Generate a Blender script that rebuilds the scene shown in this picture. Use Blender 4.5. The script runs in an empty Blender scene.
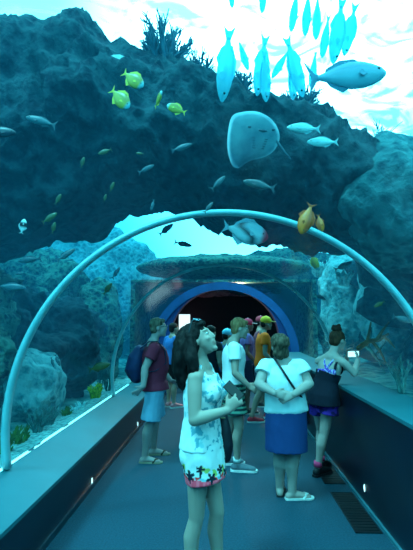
import bpy, bmesh, math, random
from mathutils import Vector, Matrix, noise
V = Vector
PI = math.pi
random.seed(7)
C = bpy.context.collection
SC = bpy.context.scene

# ------------------------------------------------------------------ camera
F, W, H = 440.0, 413, 550
PITCH, YAW = math.radians(5.97), math.radians(2.14)
CAM = V((0.0, 0.0, 1.7))
fwd = V((-math.sin(YAW)*math.cos(PITCH), math.cos(YAW)*math.cos(PITCH), math.sin(PITCH)))
rgt = V((math.cos(YAW), math.sin(YAW), 0))
upv = rgt.cross(fwd)
cd = bpy.data.cameras.new('camera'); cam = bpy.data.objects.new('camera', cd); C.objects.link(cam)
cam.matrix_world = Matrix((( rgt.x, upv.x, -fwd.x, CAM.x), (rgt.y, upv.y, -fwd.y, CAM.y), (rgt.z, upv.z, -fwd.z, CAM.z), (0,0,0,1)))
cd.sensor_fit = 'VERTICAL'; cd.sensor_height = 36; cd.lens = 36*F/H; cd.clip_start = .02; cd.clip_end = 200
SC.camera = cam

def at(px, py, Y):
    """the point where the sight line of a spot in the photograph crosses the depth Y"""
    d = fwd + rgt*((px-W/2)/F) + upv*((H/2-py)/F)
    return CAM + d*(Y/d.y)

# ------------------------------------------------------------------ materials
MATS = {}
def nt(name):
    m = bpy.data.materials.new(name); m.use_nodes = True
    t = m.node_tree; t.nodes.clear()
    out = t.nodes.new('ShaderNodeOutputMaterial')
    return m, t, out
def col4(c): return (c[0], c[1], c[2], 1)
def srgb(r, g, b):
    f = lambda x: x/12.92 if x <= .04045 else ((x+.055)/1.055)**2.4
    return (f(r/255), f(g/255), f(b/255))
def mat(name, c, rough=.6, c2=None, scale=6, bump=0, bscale=None, metal=0, spec=.4, emit=None, estr=0, detail=4, stretch=None, contrast=(.35,.65), trans=0):
    """principled material whose colour wanders between c and c2 over a noise"""
    if name in MATS: return MATS[name]
    m, t, out = nt(name)
    p = t.nodes.new('ShaderNodeBsdfPrincipled'); t.links.new(p.outputs[0], out.inputs[0])
    p.inputs['Roughness'].default_value = rough; p.inputs['Metallic'].default_value = metal
    p.inputs['Specular IOR Level'].default_value = spec
    if emit: p.inputs['Emission Color'].default_value = col4(emit); p.inputs['Emission Strength'].default_value = estr
    if c2 is None: c2 = tuple(x*.8 for x in c)
    tc = t.nodes.new('ShaderNodeTexCoord'); mp = t.nodes.new('ShaderNodeMapping')
    t.links.new(tc.outputs['Object'], mp.inputs[0])
    if stretch: mp.inputs['Scale'].default_value = stretch
    nz = t.nodes.new('ShaderNodeTexNoise'); nz.inputs['Scale'].default_value = scale; nz.inputs['Detail'].default_value = detail
    t.links.new(mp.outputs[0], nz.inputs['Vector'])
    rp = t.nodes.new('ShaderNodeValToRGB')
    rp.color_ramp.elements[0].position, rp.color_ramp.elements[1].position = contrast
    rp.color_ramp.elements[0].color = col4(c); rp.color_ramp.elements[1].color = col4(c2)
    t.links.new(nz.outputs[0], rp.inputs[0]); t.links.new(rp.outputs[0], p.inputs['Base Color'])
    if bump:
        nb = t.nodes.new('ShaderNodeTexNoise'); nb.inputs['Scale'].default_value = bscale or scale*4; nb.inputs['Detail'].default_value = 5
        t.links.new(mp.outputs[0], nb.inputs['Vector'])
        b = t.nodes.new('ShaderNodeBump'); b.inputs['Strength'].default_value = bump; b.inputs['Distance'].default_value = .03
        t.links.new(nb.outputs[0], b.inputs['Height']); t.links.new(b.outputs[0], p.inputs['Normal'])
    MATS[name] = m; return m
def attr_mat(name, rough=.7, bump=.15, bscale=300, spec=.3):
    """principled material that reads the colour each vertex was given"""
    if name in MATS: return MATS[name]
    m, t, out = nt(name)
    p = t.nodes.new('ShaderNodeBsdfPrincipled'); t.links.new(p.outputs[0], out.inputs[0])
    p.inputs['Roughness'].default_value = rough; p.inputs['Specular IOR Level'].default_value = spec
    a = t.nodes.new('ShaderNodeAttribute'); a.attribute_name = 'Col'; t.links.new(a.outputs['Color'], p.inputs['Base Color'])
    nb = t.nodes.new('ShaderNodeTexNoise'); nb.inputs['Scale'].default_value = bscale
    tc = t.nodes.new('ShaderNodeTexCoord'); t.links.new(tc.outputs['Object'], nb.inputs['Vector'])
    b = t.nodes.new('ShaderNodeBump'); b.inputs['Strength'].default_value = bump; b.inputs['Distance'].default_value = .005
    t.links.new(nb.outputs[0], b.inputs['Height']); t.links.new(b.outputs[0], p.inputs['Normal'])
    MATS[name] = m; return m
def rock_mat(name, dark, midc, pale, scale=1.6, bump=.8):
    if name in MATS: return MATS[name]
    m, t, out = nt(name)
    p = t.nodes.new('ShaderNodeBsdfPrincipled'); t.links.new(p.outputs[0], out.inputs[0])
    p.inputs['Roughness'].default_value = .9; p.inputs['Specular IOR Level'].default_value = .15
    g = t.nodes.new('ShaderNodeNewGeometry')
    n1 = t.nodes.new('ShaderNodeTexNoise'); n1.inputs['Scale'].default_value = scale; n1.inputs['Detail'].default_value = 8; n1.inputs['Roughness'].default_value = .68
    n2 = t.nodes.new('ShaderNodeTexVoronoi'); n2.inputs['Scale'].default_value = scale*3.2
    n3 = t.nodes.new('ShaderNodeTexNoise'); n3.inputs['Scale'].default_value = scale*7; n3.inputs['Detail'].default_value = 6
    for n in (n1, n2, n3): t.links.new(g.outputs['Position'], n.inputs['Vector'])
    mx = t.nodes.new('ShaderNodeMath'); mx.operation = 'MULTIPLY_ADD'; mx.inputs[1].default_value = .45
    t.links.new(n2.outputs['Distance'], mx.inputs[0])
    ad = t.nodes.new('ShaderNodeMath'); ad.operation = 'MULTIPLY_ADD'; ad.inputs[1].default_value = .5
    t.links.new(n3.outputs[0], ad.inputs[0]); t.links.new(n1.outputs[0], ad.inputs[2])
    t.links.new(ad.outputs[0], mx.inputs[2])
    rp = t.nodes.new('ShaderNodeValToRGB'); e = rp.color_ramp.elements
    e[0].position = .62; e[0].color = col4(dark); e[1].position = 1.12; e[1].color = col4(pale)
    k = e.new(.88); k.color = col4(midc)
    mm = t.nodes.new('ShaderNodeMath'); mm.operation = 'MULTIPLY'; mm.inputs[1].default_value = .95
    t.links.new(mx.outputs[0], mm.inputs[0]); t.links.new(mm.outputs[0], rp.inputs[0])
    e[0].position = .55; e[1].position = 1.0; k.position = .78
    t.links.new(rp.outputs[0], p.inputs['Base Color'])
    b = t.nodes.new('ShaderNodeBump'); b.inputs['Strength'].default_value = bump; b.inputs['Distance'].default_value = .12
    t.links.new(mx.outputs[0], b.inputs['Height']); t.links.new(b.outputs[0], p.inputs['Normal'])
    MATS[name] = m; return m

# ------------------------------------------------------------------ mesh helpers
class MB:
    def __init__(s): s.v = []; s.f = []; s.c = None
    def add(s, vs, fs):
        o = len(s.v); s.v += [V(x) for x in vs]; s.f += [tuple(i+o for i in f) for f in fs]; return s
    def box(s, lo, hi):
        x0,y0,z0 = lo; x1,y1,z1 = hi
        return s.add([(x0,y0,z0),(x1,y0,z0),(x1,y1,z0),(x0,y1,z0),(x0,y0,z1),(x1,y0,z1),(x1,y1,z1),(x0,y1,z1)],
              [(3,2,1,0),(4,5,6,7),(0,1,5,4),(1,2,6,5),(2,3,7,6),(3,0,4,7)])
    def obox(s, c, a, b, d):
        """box about c with half-axes a, b, d"""
        c, a, b, d = V(c), V(a), V(b), V(d)
        vs = [c+a*i+b*j+d*k for k in (-1,1) for j in (-1,1) for i in (-1,1)]
        return s.add(vs, [(0,2,3,1),(4,5,7,6),(0,1,5,4),(1,3,7,5),(3,2,6,7),(2,0,4,6)])
    def tube(s, pts, rad, side=None, n=14, cap='round'):
        """a lofted limb: rad is a float, or (half-width along side, half-width across) for each point"""
        pts = [V(p) for p in pts]
        if not isinstance(rad, (list, tuple)) : rad = [rad]*len(pts)
        R = [(r, r) if not isinstance(r, (tuple, list)) else r for r in rad]
        N = len(pts); T = []
        for i in range(N):
            a = pts[max(i-1,0)]; b = pts[min(i+1,N-1)]; d = b-a
            T.append(d.normalized() if d.length > 1e-9 else V((0,0,1)))
        if not isinstance(side, list): side = [side]*N
        rings = []; prev = None
        for i in range(N):
            sd = side[i]
            if sd is None: sd = prev if prev is not None else (V((1,0,0)) if abs(T[i].x) < .9 else V((0,1,0)))
            sd = V(sd); sd = sd - T[i]*sd.dot(T[i]); sd.normalize(); prev = sd
            rings.append((pts[i], R[i], sd, T[i].cross(sd)))
        full = []
        capA, capB = (cap, cap) if isinstance(cap, str) else cap
        if capA == 'round':
            p, r, a, b = rings[0]; h = min(r)
            for t in (80, 55, 28): full.append((p - T[0]*h*math.sin(math.radians(t)), (r[0]*math.cos(math.radians(t)), r[1]*math.cos(math.radians(t))), a, b))
        full += rings
        if capB == 'round':
            p, r, a, b = rings[-1]; h = min(r)
            for t in (28, 55, 80): full.append((p + T[-1]*h*math.sin(math.radians(t)), (r[0]*math.cos(math.radians(t)), r[1]*math.cos(math.radians(t))), a, b))
        vs = []; fs = []
        for p, r, a, b in full:
            for k in range(n):
                t = 2*PI*k/n; vs.append(p + a*(r[0]*math.cos(t)) + b*(r[1]*math.sin(t)))
        M = len(full)
        for i in range(M-1):
            for k in range(n):
                k2 = (k+1) % n; fs.append((i*n+k, i*n+k2, (i+1)*n+k2, (i+1)*n+k))
        fs.append(tuple(reversed(range(n)))); fs.append(tuple((M-1)*n+k for k in range(n)))
        return s.add(vs, fs)
    def limb(s, pts, rad, **k):
        """one rounded tube per pair of points, so bends stay round"""
        for i in range(len(pts)-1): s.tube([pts[i], pts[i+1]], [rad[i], rad[i+1]], **k)
        return s
    def ell(s, c, ax, ay, az, n=16, m=10):
        """ellipsoid with half-axis vectors"""
        c, ax, ay, az = V(c), V(ax), V(ay), V(az)
        if ax.cross(ay).dot(az) < 0: ax = -ax
        vs = [c+az]; fs = []
        for i in range(1, m):
            t = PI*i/m
            for k in range(n):
                u = 2*PI*k/n; vs.append(c + az*math.cos(t) + ax*(math.sin(t)*math.cos(u)) + ay*(math.sin(t)*math.sin(u)))
        vs.append(c-az)
        for k in range(n): fs.append((0, 1+k, 1+(k+1)%n))
        for i in range(m-2):
            for k in range(n):
                a = 1+i*n+k; b = 1+i*n+(k+1)%n; fs.append((a, a+n, b+n, b))
        L = len(vs)-1
        for k in range(n): fs.append((L, L-n+(k+1)%n, L-n+k))
        return s.add(vs, fs)
    def ball(s, c, r, n=16, m=10): return s.ell(c, (r,0,0), (0,r,0), (0,0,r), n, m)

def raw_mesh(name, vs, fs, smooth=True):
    me = bpy.data.meshes.new(name); me.from_pydata([tuple(v) for v in vs], [], fs); me.update()
    if smooth: me.polygons.foreach_set('use_smooth', [True]*len(me.polygons))
    return me
def obj(name, mb, m, parent=None, origin=(0,0,0), smooth=True, label=None, fix=True):
    o0 = V(origin); me = raw_mesh(name, [v-o0 for v in mb.v], mb.f, smooth)
    if fix:
        b = bmesh.new(); b.from_mesh(me); bmesh.ops.recalc_face_normals(b, faces=b.faces); b.to_mesh(me); b.free()
    if m: me.materials.append(m)
    o = bpy.data.objects.new(name, me); C.objects.link(o)
    if parent: o.parent = parent
    else: o.location = o0
    if label: o['label'] = label
    return o
def remeshed(name, mb, m, parent=None, origin=(0,0,0), voxel=.008, it=3, fac=.5, paint=None, warp=None, label=None):
    """the closed shapes of mb fused into one continuous skin"""
    o0 = V(origin); me = raw_mesh(name, [v-o0 for v in mb.v], mb.f)
    b = bmesh.new(); b.from_mesh(me); bmesh.ops.recalc_face_normals(b, faces=b.faces); b.to_mesh(me); b.free()
    t = bpy.data.objects.new(name, me); C.objects.link(t)
    r = t.modifiers.new('r', 'REMESH'); r.mode = 'VOXEL'; r.voxel_size = voxel
    if it:
        s = t.modifiers.new('s', 'SMOOTH'); s.factor = fac; s.iterations = it
    dg = bpy.context.evaluated_depsgraph_get(); dg.update()
    me2 = bpy.data.meshes.new_from_object(t.evaluated_get(dg)); me2.name = name
    bpy.data.objects.remove(t); bpy.data.meshes.remove(me)
    me2.materials.clear(); me2.materials.append(m)
    me2.polygons.foreach_set('use_smooth', [True]*len(me2.polygons))
    if warp:
        for v in me2.vertices: v.co = warp(v.co + o0, v.normal) - o0
        me2.update()
    if paint:
        at_ = me2.color_attributes.new('Col', 'FLOAT_COLOR', 'POINT')
        for i, v in enumerate(me2.vertices): at_.data[i].color = col4(paint(v.co + o0, v.normal))
    o = bpy.data.objects.new(name, me2); C.objects.link(o)
    if parent: o.parent = parent
    else: o.location = o0
    if label: o['label'] = label
    return o
def tag(o, label=None, cat=None, group=None, kind=None):
    if label: o['label'] = label
    if cat: o['category'] = cat
    if group: o['group'] = group
    if kind: o['kind'] = kind
    return o
def empty(name, loc):
    o = bpy.data.objects.new(name, None); C.objects.link(o); o.location = loc; o.empty_display_size = .1
    bpy.context.view_layer.update(); return o
def S(o, label=None): return tag(o, label, kind='structure')

def fbm(p, oct=4, s=1.0):
    a, t = 1.0, 0.0
    for i in range(oct):
        t += a*noise.noise(p*s); s *= 2.1; a *= .5
    return t
# ================================================================== THE TUNNEL
R, CZ = 1.75, .845
Y0, Y1 = -4.0, 10.4
AL, AR = math.radians(190.4), math.radians(4.75)      # where the acrylic meets the two ledges
XL, XR = -1.354, 1.31                                  # the two low walls
ZL, ZR = .42, .985
RIBS = [3.58, 7.0]
def arc(a, r=R): return (r*math.cos(a), CZ + r*math.sin(a))

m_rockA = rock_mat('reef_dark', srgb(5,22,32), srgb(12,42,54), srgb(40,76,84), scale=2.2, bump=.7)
m_rockB = rock_mat('reef_teal', srgb(5,24,34), srgb(22,62,70), srgb(90,130,116), scale=3.0, bump=1)
m_rockD = rock_mat('reef_lit', srgb(10,44,56), srgb(28,80,90), srgb(70,124,128), scale=2.2)  # lighter copy of the reef rock; nearness to the light is in the colour
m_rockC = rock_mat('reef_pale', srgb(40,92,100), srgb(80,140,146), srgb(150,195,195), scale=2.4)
m_floor = mat('blue_carpet', srgb(18,72,92), .75, srgb(13,58,76), scale=60, bump=.3, bscale=300, spec=.35)
m_dark = mat('dark_wall_panel', srgb(8,22,38), .35, srgb(10,28,46), scale=3, spec=.4)
m_ledge = mat('teal_ledge', srgb(26,98,110), .45, srgb(30,106,118), scale=2, spec=.5)
m_rib = mat('rib_strip', srgb(122,190,198), .4, srgb(106,176,186), scale=8)
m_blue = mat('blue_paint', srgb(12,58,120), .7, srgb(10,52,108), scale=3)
m_room = mat('dark_room_paint', srgb(9,10,24), .8, srgb(14,12,26), scale=2)

S(obj('floor', MB().box((XL, Y0, -.1), (XR, 12.7, 0)), m_floor, smooth=False), 'blue carpeted floor of the walkway')
S(obj('wall_left', MB().box((XL-.08, Y0, -.1), (XL, Y1, ZL-.02)), m_dark, smooth=False), 'low dark wall under the left ledge')
S(obj('wall_right', MB().box((XR, Y0, -.1), (XR+.08, Y1, ZR-.02)), m_dark, smooth=False), 'dark wall under the right ledge')
xl, zl = arc(AL); xr, zr = arc(AR)
e = MB(); e.add([(XL+.01,Y0,ZL),(XL+.01,Y1,ZL),(xl-.02,Y1,zl),(xl-.02,Y0,zl),(XL+.01,Y0,ZL-.03),(XL+.01,Y1,ZL-.03),(xl-.02,Y1,zl-.06),(xl-.02,Y0,zl-.06)],
    [(3,2,1,0),(4,5,6,7),(0,1,5,4),(1,2,6,5),(2,3,7,6),(3,0,4,7)])
S(obj('trim_1', e, m_ledge, smooth=False), 'glossy teal ledge on the left')
e = MB(); e.add([(XR-.01,Y0,ZR),(XR-.01,Y1,ZR),(xr+.02,Y1,zr),(xr+.02,Y0,zr),(XR-.01,Y0,ZR-.03),(XR-.01,Y1,ZR-.03),(xr+.02,Y1,zr-.05),(xr+.02,Y0,zr-.05)],
    [(0,1,2,3),(7,6,5,4),(4,5,1,0),(5,6,2,1),(6,7,3,2),(7,4,0,3)])
S(obj('trim_2', e, m_ledge, smooth=False), 'glossy teal ledge on the right')
# base rails along the floor
S(obj('baseboard_left', MB().box((XL, Y0, 0), (XL+.02, Y1, .05)), mat('base_rail', srgb(20,50,66), .3), smooth=False))
S(obj('baseboard_right', MB().box((XR-.02, Y0, 0), (XR, Y1, .03)), mat('base_rail_bright', srgb(60,120,135), .3), smooth=False))

# acrylic
def acrylic():
    m, t, out = nt('acrylic')
    tr = t.nodes.new('ShaderNodeBsdfTransparent'); tr.inputs[0].default_value = (.90,.975,.985,1)
    gl = t.nodes.new('ShaderNodeBsdfGlossy'); gl.inputs['Roughness'].default_value = .14; gl.inputs[0].default_value = (.8,1,1,1)
    lw = t.nodes.new('ShaderNodeLayerWeight'); mx = t.nodes.new('ShaderNodeMixShader')
    pw = t.nodes.new('ShaderNodeMath'); pw.operation = 'POWER'; pw.inputs[1].default_value = 5
    sc = t.nodes.new('ShaderNodeMath'); sc.operation = 'MULTIPLY_ADD'; sc.inputs[1].default_value = .32; sc.inputs[2].default_value = .02
    t.links.new(lw.outputs['Facing'], pw.inputs[0]); t.links.new(pw.outputs[0], sc.inputs[0]); t.links.new(sc.outputs[0], mx.inputs[0])
    t.links.new(tr.outputs[0], mx.inputs[1]); t.links.new(gl.outputs[0], mx.inputs[2]); t.links.new(mx.outputs[0], out.inputs[0])
    return m
m_acr = acrylic()
edges = [Y0] + [r for r in RIBS] + [Y1]
NA = 72
for i in range(len(edges)-1):
    mb = MB(); ya, yb = edges[i], edges[i+1]; vs = []; fs = []
    for k in range(NA+1):
        a = AR + (AL-AR)*k/NA; x, z = arc(a); vs += [(x,ya,z),(x,yb,z)]
    for k in range(NA): fs.append((2*k, 2*k+1, 2*k+3, 2*k+2))
    mb.add(vs, fs)
    S(obj('window_%d' % (i+1), mb, m_acr, fix=False), 'curved clear acrylic section of the tunnel')
# joint ribs
def ring(y0, y1, r0, r1, a0, a1, n=80, ends=True):
    mb = MB(); vs = []; fs = []
    for k in range(n+1):
        a = a0+(a1-a0)*k/n
        for (r, y) in ((r0,y0),(r0,y1),(r1,y1),(r1,y0)):
            x, z = arc(a, r); vs.append((x,y,z))
    for k in range(n):
        o = 4*k
        for j in range(4): fs.append((o+j, o+(j+1)%4, o+4+(j+1)%4, o+4+j))
    fs.append((0,1,2,3)); fs.append((4*n+3,4*n+2,4*n+1,4*n))
    return mb.add(vs, fs)
for i, y in enumerate(RIBS):
    S(obj('trim_%d' % (i+3), ring(y-.035, y+.035, R-.022, R+.02, AR, AL), m_rib), ['near', 'far'][i] + ' pale joint rib arching over the tunnel')
# end wall with its arched opening, blue reveal, dark room behind
def arch_pts(hw, top, y, n=40, zb=0.0, cx=0.03):
    """opening: upright jambs and a round head"""
    zc = top - hw*.92
    p = [(cx+hw, y, zb)]
    for k in range(n+1):
        a = PI*k/n; p.append((cx+hw*math.cos(a), y, zc + hw*.92*math.sin(a)))
    p.append((cx-hw, y, zb)); return p
def portal(outer, inner):
    mb = MB(); vs = outer + inner; n = len(outer)
    mb.add(vs, [(i, i+1, n+i+1, n+i) for i in range(n-1)]); return mb
op = arch_pts(1.28, 2.46, Y1)
outp = [((R+.03)*math.cos(a), Y1, CZ + (R+.03)*math.sin(a)) for a in [math.radians(-29 + 238*k/42) for k in range(43)]]
S(obj('wall_far', portal(outp, op), m_blue, smooth=False), 'blue end wall around the arched opening')
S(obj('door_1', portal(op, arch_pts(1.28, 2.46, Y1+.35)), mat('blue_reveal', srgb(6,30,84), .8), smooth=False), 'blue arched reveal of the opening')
S(obj('trim_5', ring(Y1-.03, Y1, R-.16, R+.02, math.radians(-20), math.radians(200)), mat('blue_band', srgb(22,84,144), .6), smooth=False), 'lighter blue band round the end of the tunnel')
S(obj('wall_near', MB().box((-3,Y0-.1,-.1),(3,Y0,3)), m_dark, smooth=False), 'dark wall behind')
rm = MB()
S(obj('wall_back', MB().box((-2.1,12.8,-.1),(2.1,12.9,2.62)), m_room, smooth=False), 'dark back wall of the room beyond')
S(obj('wall_room_left', MB().box((-2.2,Y1+.01,-.1),(-2.1,12.9,2.62)), m_rockB, smooth=False), 'dark side wall of the room beyond')
S(obj('wall_room_right', MB().box((2.1,Y1+.01,-.1),(2.2,12.9,2.62)), m_rockB, smooth=False), 'dark side wall of the room beyond')
S(obj('floor_room', MB().box((-2.2,Y1+.01,-.12),(2.2,12.9,-.004)), m_floor, smooth=False), 'floor of the room beyond')
S(obj('ceiling', MB().box((-2.2,Y1+.01,2.62),(2.2,12.9,2.68)), m_rockB, smooth=False), 'dark ceiling of the room beyond')

# ================================================================== WATER
WX, WY0, WY1, WZ = 9.0, -7.0, 15.6, 5.6
def water():
    m, t, out = nt('sea_water')
    ab = t.nodes.new('ShaderNodeVolumeAbsorption'); ab.inputs['Color'].default_value = WATER_ABS; ab.inputs['Density'].default_value = WATER_DEN
    em = t.nodes.new('ShaderNodeEmission'); em.inputs[0].default_value = WATER_EMI; em.inputs[1].default_value = WATER_EST  # even glow of the volume stands in for light scattered by the water
    ad = t.nodes.new('ShaderNodeAddShader'); t.links.new(ab.outputs[0], ad.inputs[0]); t.links.new(em.outputs[0], ad.inputs[1])
    t.links.new(ad.outputs[0], out.inputs['Volume']); return m
WATER_ABS, WATER_DEN = (.45, .78, .83, 1), .46
WATER_EMI, WATER_EST = (.01, .46, .86, 1), .031
prof = []
for k in range(NA+1):
    a = AR + (AL-AR)*k/NA; x, z = arc(a, R+.03); prof.append((x, z))
prof += [(-2.0, -.3), (-WX, -.3), (-WX, WZ), (WX, WZ), (WX, -.3), (2.0, -.3)]
n = len(prof); mb = MB()
mb.add([(x, WY0, z) for x, z in prof] + [(x, WY1, z) for x, z in prof],
       [(i, (i+1) % n, n+(i+1) % n, n+i) for i in range(n)] + [tuple(range(n)), tuple(reversed(range(n, 2*n)))])
wo = S(obj('water', mb, water(), smooth=False), 'blue sea water of the tank')

# rippled surface seen from below
def surf():
    m, t, out = nt('water_surface')
    tr = t.nodes.new('ShaderNodeBsdfTransparent'); tl = t.nodes.new('ShaderNodeBsdfTranslucent')
    tl.inputs[0].default_value = (.8,1,1,1)
    g = t.nodes.new('ShaderNodeNewGeometry'); nz = t.nodes.new('ShaderNodeTexNoise')
    nz.inputs['Scale'].default_value = 1.1; nz.inputs['Detail'].default_value = 3; nz.inputs['Distortion'].default_value = 2.2
    t.links.new(g.outputs['Position'], nz.inputs['Vector'])
    rp = t.nodes.new('ShaderNodeValToRGB'); rp.color_ramp.elements[0].position = .42; rp.color_ramp.elements[1].position = .62
    t.links.new(nz.outputs[0], rp.inputs[0])
    mx = t.nodes.new('ShaderNodeMixShader'); t.links.new(rp.outputs[0], mx.inputs[0])
    t.links.new(tr.outputs[0], mx.inputs[1]); t.links.new(tl.outputs[0], mx.inputs[2]); t.links.new(mx.outputs[0], out.inputs[0]); return m
mb = MB(); mb.add([(-WX,WY0,WZ+.01),(WX,WY0,WZ+.01),(WX,WY1,WZ+.01),(-WX,WY1,WZ+.01)], [(0,1,2,3)])
S(obj('water_surface', mb, surf(), smooth=False, fix=False), 'bright rippled water surface seen from below')

# tank shell
m_tank = rock_mat('tank_wall_rock', srgb(14,52,66), srgb(36,98,112), srgb(80,140,140), scale=.9)
S(obj('wall_tank_left', MB().box((-WX-.2,WY0,-.5),(-WX,WY1,5.5)), m_tank, smooth=False), 'far left side of the tank')
S(obj('wall_tank_right', MB().box((WX,WY0,-.5),(WX+.2,WY1,5.5)), m_tank, smooth=False), 'far right side of the tank')
S(obj('wall_tank_back', MB().box((-WX,WY1,-.5),(WX,WY1+.2,3.95)), m_tank, smooth=False), 'back of the tank')
S(obj('wall_tank_near', MB().box((-WX,WY0-.2,-.5),(WX,WY0,5.5)), m_tank, smooth=False), 'near side of the tank')
# sandy beds on both sides of the tunnel
m_sand = mat('pale_gravel', srgb(150,205,205), .9, srgb(60,120,125), scale=26, bump=.8, bscale=70)
m_bed = rock_mat('sea_bed', srgb(24,74,84), srgb(60,120,122), srgb(130,175,168), scale=1.4)
def bed(name, x0, x1, z0, z1, m, seed, nx=26, ny=150, amp=.05):
    mb = MB(); vs = []; fs = []
    for j in range(ny+1):
        for i in range(nx+1):
            u = i/nx; x = x0+(x1-x0)*u; y = WY0+.05+(WY1-WY0-.1)*j/ny
            z = z0+(z1-z0)*u + amp*fbm(V((x*1.6+seed, y*1.6, 0)), 3)*min(1, u*6)
            vs.append((x,y,z))
    for j in range(ny):
        for i in range(nx):
            a = j*(nx+1)+i; fs.append((a, a+1, a+nx+2, a+nx+1))
    o = obj(name, mb.add(vs, fs), m); return o
S(bed('ground_left', -2.0, -WX, .40, .8, m_bed, 3, amp=.12), 'sea bed left of the tunnel')
S(bed('ground_right', 2.0, WX, .84, 1.1, m_bed, 9, amp=.12), 'sea bed right of the tunnel')
tag(bed('gravel', xl-.035, -2.05, zl+.015, .50, m_sand, 5, nx=6, ny=220, amp=.03), 'pale gravel strip lying along the foot of the left acrylic', 'gravel', kind='stuff')

# ================================================================== ROCKS
def rock(label, c, r, seed, m, sub=5, amp=.42, fr=1.3, name='reef_rock', group=None, flat=None):
    if sub == 5 and min(r) > .55 and c[1] < 9 and c[0] < 0: sub = 6
    b = bmesh.new(); bmesh.ops.create_icosphere(b, subdivisions=sub, radius=1)
    c, r = V(c), V(r); off = V((seed*3.7, seed*1.3, -seed*2.1)); k = min(r)
    for v in b.verts:
        p = V((v.co.x*r.x, v.co.y*r.y, v.co.z*r.z)); nrm = v.co.normalized()
        d = fbm(p*fr+off, 6); rid = 1-abs(noise.noise(p*fr*2.3+off))*2; rid += .6*(1-abs(noise.noise(p*fr*5.1+off))*2)
        p = p + nrm*(amp*k*(d*.8 + .35*rid*.5))
        v.co = p
    me = bpy.data.meshes.new(name); b.to_mesh(me); b.free()
    me.polygons.foreach_set('use_smooth', [True]*len(me.polygons)); me.materials.append(m)
    o = bpy.data.objects.new(name, me); C.objects.link(o); o.location = c
    return tag(o, label, 'rock', group)

def bridge():
    YC = 5.7
    cols = [(-420,-420,250),(-250,-330,262),(-120,-260,262),(0,-150,256),(40,-70,246),(80,-2,236),(105,14,228),(130,36,214),(165,60,211),(190,76,216),(215,82,226),(240,90,235),(262,100,239),
            (290,104,236),(310,106,244),(325,124,252),(345,150,262),(375,164,275),(413,160,290),(470,150,300),(600,120,310)]
    secs = []
    for i in range(len(cols)-1):
        for t in range(8):
            u = t/8; secs.append([cols[i][k]*(1-u)+cols[i+1][k]*u for k in range(3)])
    secs.append(list(cols[-1]))
    n = 120; vs = []; fs = []
    for px, pt, pb in secs:
        t = at(px, pt, YC-.75); b = at(px, pb, YC+.75); x = (t.x+b.x)/2*1.04; t.z = min(t.z-.02, 5.35)
        if b.z < 2.75 and abs(b.x) < 2.2: b.z = 2.75
        zc, hz = (t.z+b.z)/2, (t.z-b.z)/2
        for k in range(n):
            a = 2*PI*k/n; cy, cz = math.cos(a), math.sin(a)
            sx = abs(cy)**.8*(1 if cy > 0 else -1); sz = abs(cz)**.75*(1 if cz > 0 else -1)
            p = V((x, YC + 1.25*sx, zc + hz*sz)); d = V((0, cy, cz))
            w = fbm(p*1.3, 6)*.22 + .14*(1-2*abs(noise.noise(p*3.1))) + .07*(1-2*abs(noise.noise(p*7.3)))
            q = p + d*w*(.55+.45*abs(cy))
            if q.z < 2.68 and abs(q.x) < 2.0: q.z = 2.68
            vs.append(q)
    for i in range(len(secs)-1):
        for k in range(n):
            k2 = (k+1) % n; fs.append((i*n+k, i*n+k2, (i+1)*n+k2, (i+1)*n+k))
    fs.append(tuple(range(n))); fs.append(tuple((len(secs)-1)*n+k for k in reversed(range(n))))
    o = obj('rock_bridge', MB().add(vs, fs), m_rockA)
    return tag(o, 'huge dark rock mass arching right across above the tunnel', 'rock')
bridge()

LR = [ # label, centre, radii, seed, material
 ('tall rough reef boulder left of the tunnel just beyond the near rib', (-4.3,5.2,1.5), (1.5,1.6,1.7), 1, m_rockB),
 ('low rounded boulder on the sea bed close behind the left acrylic', (-3.1,4.2,.75), (.7,.8,.55), 2, m_rockA),
 ('dark craggy boulder behind the yellow coral on the left', (-3.6,7.6,1.0), (1.2,1.5,1.2), 3, m_rockA),
 ('big pale-topped reef block beyond the far rib on the left', (-4.9,10.4,1.6), (1.6,1.7,1.75), 4, m_rockB),
 ('shadowy reef block at the far left of the tank behind other boulders', (-5.9,8.0,1.9), (1.5,2.2,1.9), 5, m_rockB),
 ('distant hazy reef mound closing the view at far left', (-4.9,14.3,2.85), (2.9,.7,2.05), 6, m_rockC),  # mound height and pale colour set to tone down the bright gap
 ('near dark boulder at the left edge of the picture', (-5.0,2.6,1.3), (1.4,1.4,1.5), 7, m_rockB),
 ('small knobbly boulder in front of the tall left reef', (-2.75,6.0,.75), (.5,.7,.5), 8, m_rockC),
]
LR += [('narrow upright reef rock hugging the end of the tunnel on the left', (-2.85,10.1,1.35), (.5,.6,1.3), 27, m_rockB)]
for a in LR: rock(*a)
RRK = [
 ('dark reef wall standing behind the right acrylic', (4.6,7.5,2.2), (1.9,2.6,2.0), 11, m_rockA),
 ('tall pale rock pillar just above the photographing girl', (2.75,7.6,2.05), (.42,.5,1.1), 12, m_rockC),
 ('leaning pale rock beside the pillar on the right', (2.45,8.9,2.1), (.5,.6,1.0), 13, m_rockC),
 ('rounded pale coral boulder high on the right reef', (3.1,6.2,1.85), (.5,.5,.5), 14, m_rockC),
 ('low dark boulder behind the branching coral on the right', (3.2,4.6,1.2), (.7,.9,.55), 15, m_rockB),
 ('distant hazy reef mound at far right behind the pillar', (5.8,12.9,1.8), (2.4,1.5,2.0), 16, m_rockB),
 ('broad reef slope filling the right edge of the picture', (4.9,3.4,2.3), (1.6,2.0,1.9), 17, m_rockB),
]
RRK += [('narrow upright reef rock hugging the end of the tunnel on the right', (2.75,10.6,1.6), (.45,.5,1.2), 28, m_rockB)]
RRK += [('reef shoulder coloured as lit, filling the upper right over the near rib', (2.15,4.75,2.95), (.80,.8,.72), 29, m_rockD)]
for a in RRK: rock(*a)
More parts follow.
